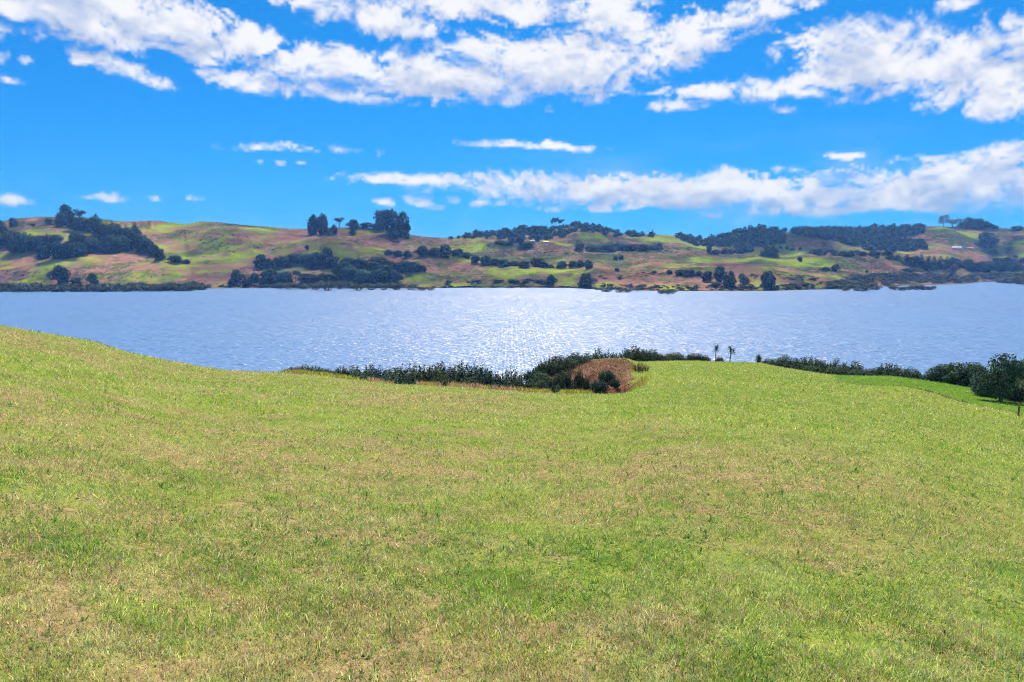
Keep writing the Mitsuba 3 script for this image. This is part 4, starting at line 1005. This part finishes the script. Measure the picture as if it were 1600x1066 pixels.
# ------------------------------------------------------------------ weeds among the grass: rosettes of broad leaves, coarse tufts
def rosettes(n, r0, r1, leaves, length, width, pal, up):
    x0, y0 = ring(r0, r1, n / (.5 * (r1 ** 2 - r0 ** 2) * 1.6))
    d = fbm(np.stack([x0, y0, 0 * x0], -1) / 1.7, 3, 90)
    k = d > rng.uniform(.3, .62, len(x0))
    x0, y0 = x0[k], y0[k]
    m = len(x0)
    size = np.clip(rng.lognormal(0, .3, m), .4, 1.45)
    col = np.array(pal)[rng.integers(0, len(pal), m)] * rng.uniform(.75, 1.25, (m, 1))
    x0, y0, size, col = (np.repeat(q, leaves, 0) for q in (x0, y0, size, col))
    k = len(x0)
    z = zat(x0, y0)
    a, el = rng.uniform(0, 6.28, k), np.clip(rng.normal(up, .3, k), .05, 1.4)
    d = np.stack([np.cos(a) * np.cos(el), np.sin(a) * np.cos(el), np.sin(el)], -1)
    s = np.stack([-np.sin(a), np.cos(a), 0 * a], -1)
    L = (length * size * rng.uniform(.5, 1.2, k))[:, None]
    W = L * width
    b = np.stack([x0, y0, z], -1)
    dn = np.array([0, 0, 1.0]) * L
    v = np.stack([b, b + d * L * .45 + s * W * .5, b + d * L * .45 - s * W * .5, b + d * L * .8 + s * W * .36 - dn * .06, b + d * L * .8 - s * W * .36 - dn * .06, b + d * L - dn * .14], 1)
    f = np.array([[0, 1, 2], [2, 1, 3], [2, 3, 4], [4, 3, 5]])
    return v.reshape(-1, 3), (f[None] + (np.arange(k) * 6)[:, None, None]).reshape(-1, 3), np.repeat(np.clip(col * rng.uniform(.85, 1.15, (k, 1)), 0, 1), 6, 0)


WEED = [(.19, .37, .07), (.28, .45, .09), (.13, .29, .07), (.38, .50, .20), (.26, .40, .20)]
ps = [rosettes(4200, 4.2, 12, 6, .065, .26, WEED, .5), rosettes(3800, 10, 26, 5, .09, .26, WEED, .55), rosettes(9000, 4.2, 14, 4, .034, .75, WEED, .3), rosettes(3600, 4.2, 18, 9, .10, .08, WEED, .85),
      rosettes(3400, 18, 50, 7, .13, .16, WEED, .8)]
v, f, c = join(ps)
scene['meadow_weeds'] = mikit.ply((v, f), 'grass_blade', color=c)
tag('meadow_weeds', 'broad-leaved weeds and coarse tufts scattered through the short grass', 'weeds', kind='stuff')

# ------------------------------------------------------------------ two yellow flowers
scene['petal'] = {'type': 'twosided', 'bsdf': {'type': 'diffuse', 'reflectance': rgb(.75, .55, .02)}}
scene['stalk'] = {'type': 'twosided', 'bsdf': {'type': 'diffuse', 'reflectance': rgb(.12, .2, .04)}}


def flower(px, py, lab):
    x, y, z, r = near_hit(px, py)
    key = numbered('dandelion')
    m = T().translate([x, y, z])
    scene[key + '__stem'] = {**mikit.ply(tube([(0, 0, -.02), (.005, 0, .05), (.012, -.005, .10)], [.003, .0025, .0022], 6), 'stalk', smooth=True), 'to_world': m}
    vs, fs = [], []
    for tier, (L, e, n) in enumerate(((.024, .15, 22), (.018, .55, 16), (.011, .95, 10))):
        for i in range(n):
            a = 2 * math.pi * i / n + tier * .2
            d, s = np.array([math.cos(a) * math.cos(e), math.sin(a) * math.cos(e), math.sin(e)]), np.array([-math.sin(a), math.cos(a), 0]) * .0035
            k = len(vs)
            vs += [-s * .4, s * .4, d * L * .85 + s, d * L * .85 - s, d * L]
            fs += [[k, k + 1, k + 2], [k, k + 2, k + 3], [k + 3, k + 2, k + 4]]
    scene[key + '__flower_head'] = {**mikit.ply((np.array(vs) * 1.25 + [.012, -.005, .10], np.array(fs)), 'petal'), 'to_world': m}
    tag(key, lab, 'flower')


flower(866, 800, 'yellow dandelion flower alone near the middle of the pasture')
flower(38, 664, 'yellow dandelion flower at the edge of the picture, beyond the middle of the slope')

# ------------------------------------------------------------------ posts
def wood_colour(p, n, uv):
    return mikit.mix((.10, .075, .055), (.24, .20, .16), mikit.fbm(p.x * 14, p.y * 14, p.z * 2.5, octaves=3))


scene['old_wood'] = {'type': 'twosided', 'bsdf': {'type': 'diffuse', 'reflectance': mikit.proc(wood_colour)}}
for px, py, h, lab in [(1591, 650, .95, 'weathered wooden fence post at the edge of the terrace'), (1299, 585, .85, 'small dark fence post before the long sloping row of shrubs')]:
    x, y, z, r = near_hit(px, py, 40)
    m = trimesh.creation.revolve(np.array([(0, -.3), (.075, -.3), (.07, h - .05), (.058, h - .005), (0, h + .02)]), sections=9)
    key = numbered('fence_post')
    scene[key] = {**mikit.ply(m, 'old_wood', smooth=30), 'to_world': T().translate([x, y, z]).rotate([1, 0, 0], 3)}
    tag(key, lab, 'fence post')

# ------------------------------------------------------------------ farm buildings far away
for nm, col in (('white_wall', (.6, .6, .58)), ('pale_roof', (.36, .38, .42)), ('grey_roof', (.13, .14, .16)), ('dark_roof', (.16, .15, .15)), ('window_pane', (.05, .06, .07)), ('timber_wall', (.30, .25, .2))):
    scene[nm] = {'type': 'twosided', 'bsdf': {'type': 'principled', 'base_color': rgb(*col), 'roughness': .5}}


def box(w, d, h, at):
    b = trimesh.creation.box((w, d, h))
    b.apply_translation(at)
    return b


def house(px, base, wp, hp, wall, roof, lab, cat='house', name='farmhouse', turn=0):
    x, y, z, r = far_hit(px, base)
    k = r / F
    w, h = wp * k, hp * k
    d, e = w * .5, h * .58
    key = numbered(name)
    m = T().translate([x, y, z]).rotate([0, 0, 1], turn - math.degrees(math.atan2(x, y)))
    def put(part, mesh, bs):
        q, n = f'{key}__{part}', 0
        while q in scene:
            n += 1
            q = f'{key}__{part}_{n:03d}'
        scene[q] = {**mikit.ply(mesh, bs), 'to_world': m}
    g_ = np.array([(-w / 2, -d / 2, -2), (w / 2, -d / 2, -2), (w / 2, d / 2, -2), (-w / 2, d / 2, -2), (-w / 2, -d / 2, e), (w / 2, -d / 2, e), (w / 2, d / 2, e), (-w / 2, d / 2, e), (-w / 2, 0, h * .94), (w / 2, 0, h * .94)])
    put('wall', (g_, np.array([(0, 1, 5), (0, 5, 4), (2, 3, 7), (2, 7, 6), (0, 4, 7), (0, 7, 3), (4, 8, 7), (1, 2, 6), (1, 6, 5), (5, 6, 9)])), wall)
    o, t = .5, .25
    rv = []
    for yy, zz in ((-d / 2 - o, e - o * .4), (0, h), (d / 2 + o, e - o * .4)):
        for xx in (-w / 2 - o, w / 2 + o):
            rv += [(xx, yy, zz), (xx, yy, zz + t)]
    rv = np.array(rv)
    rf = [(1, 3, 7), (1, 7, 5), (5, 7, 11), (5, 11, 9), (0, 4, 6), (0, 6, 2), (4, 8, 10), (4, 10, 6), (0, 2, 3), (0, 3, 1), (8, 9, 11), (8, 11, 10), (0, 1, 5), (0, 5, 4), (4, 5, 9), (4, 9, 8), (2, 6, 7), (2, 7, 3), (6, 10, 11), (6, 11, 7)]
    put('roof', (rv, np.array(rf)), roof)
    for i, t_ in enumerate((-.34, -.12, .3)):
        put('window', box(w * .11, .1, e * .42, (w * t_, -d / 2 - .05, e * .58)), 'window_pane')
    put('door', box(w * .06, .1, e * .75, (w * .1, -d / 2 - .05, e * .38)), 'timber_wall')
    tag(key, lab, cat)


house(1495, 390, 11, 4.2, 'white_wall', 'pale_roof', 'white farmhouse with a pale roof on the open brown slope')
house(1516, 390, 7, 3, 'timber_wall', 'dark_roof', 'small dark shed on the slope next to the white farmhouse', 'shed', 'shed')
house(822, 373, 7, 4, 'white_wall', 'grey_roof', 'pale-roofed farmhouse among the dark trees below the ridge', turn=14)
house(832, 379, 7, 3.6, 'timber_wall', 'pale_roof', 'lower pale farmhouse at the edge of the dark trees', turn=-10)
house(853, 380, 8, 3, 'timber_wall', 'grey_roof', 'long low barn on the grass beside the farmhouse trees', 'barn', 'barn')

# ------------------------------------------------------------------ air
top_z = float(FZ.max()) + 45
scene['air'] = {'type': 'homogeneous', 'albedo': rgb(.94, .95, .96), 'sigma_t': rgb(2.0e-5, 5.2e-5, 1.25e-4)}
scene['haze'] = {'type': 'cube', 'to_world': T().translate([0, 1000, (top_z - 46) / 2]).scale([5200, 5200, (top_z + 46) / 2]), 'bsdf': {'type': 'null'}, 'interior': {'type': 'ref', 'id': 'air'}}
scene['camera']['medium'] = {'type': 'ref', 'id': 'air'}
tag('haze', 'thin pale haze in the air over the lake and hills', 'haze', kind='stuff')
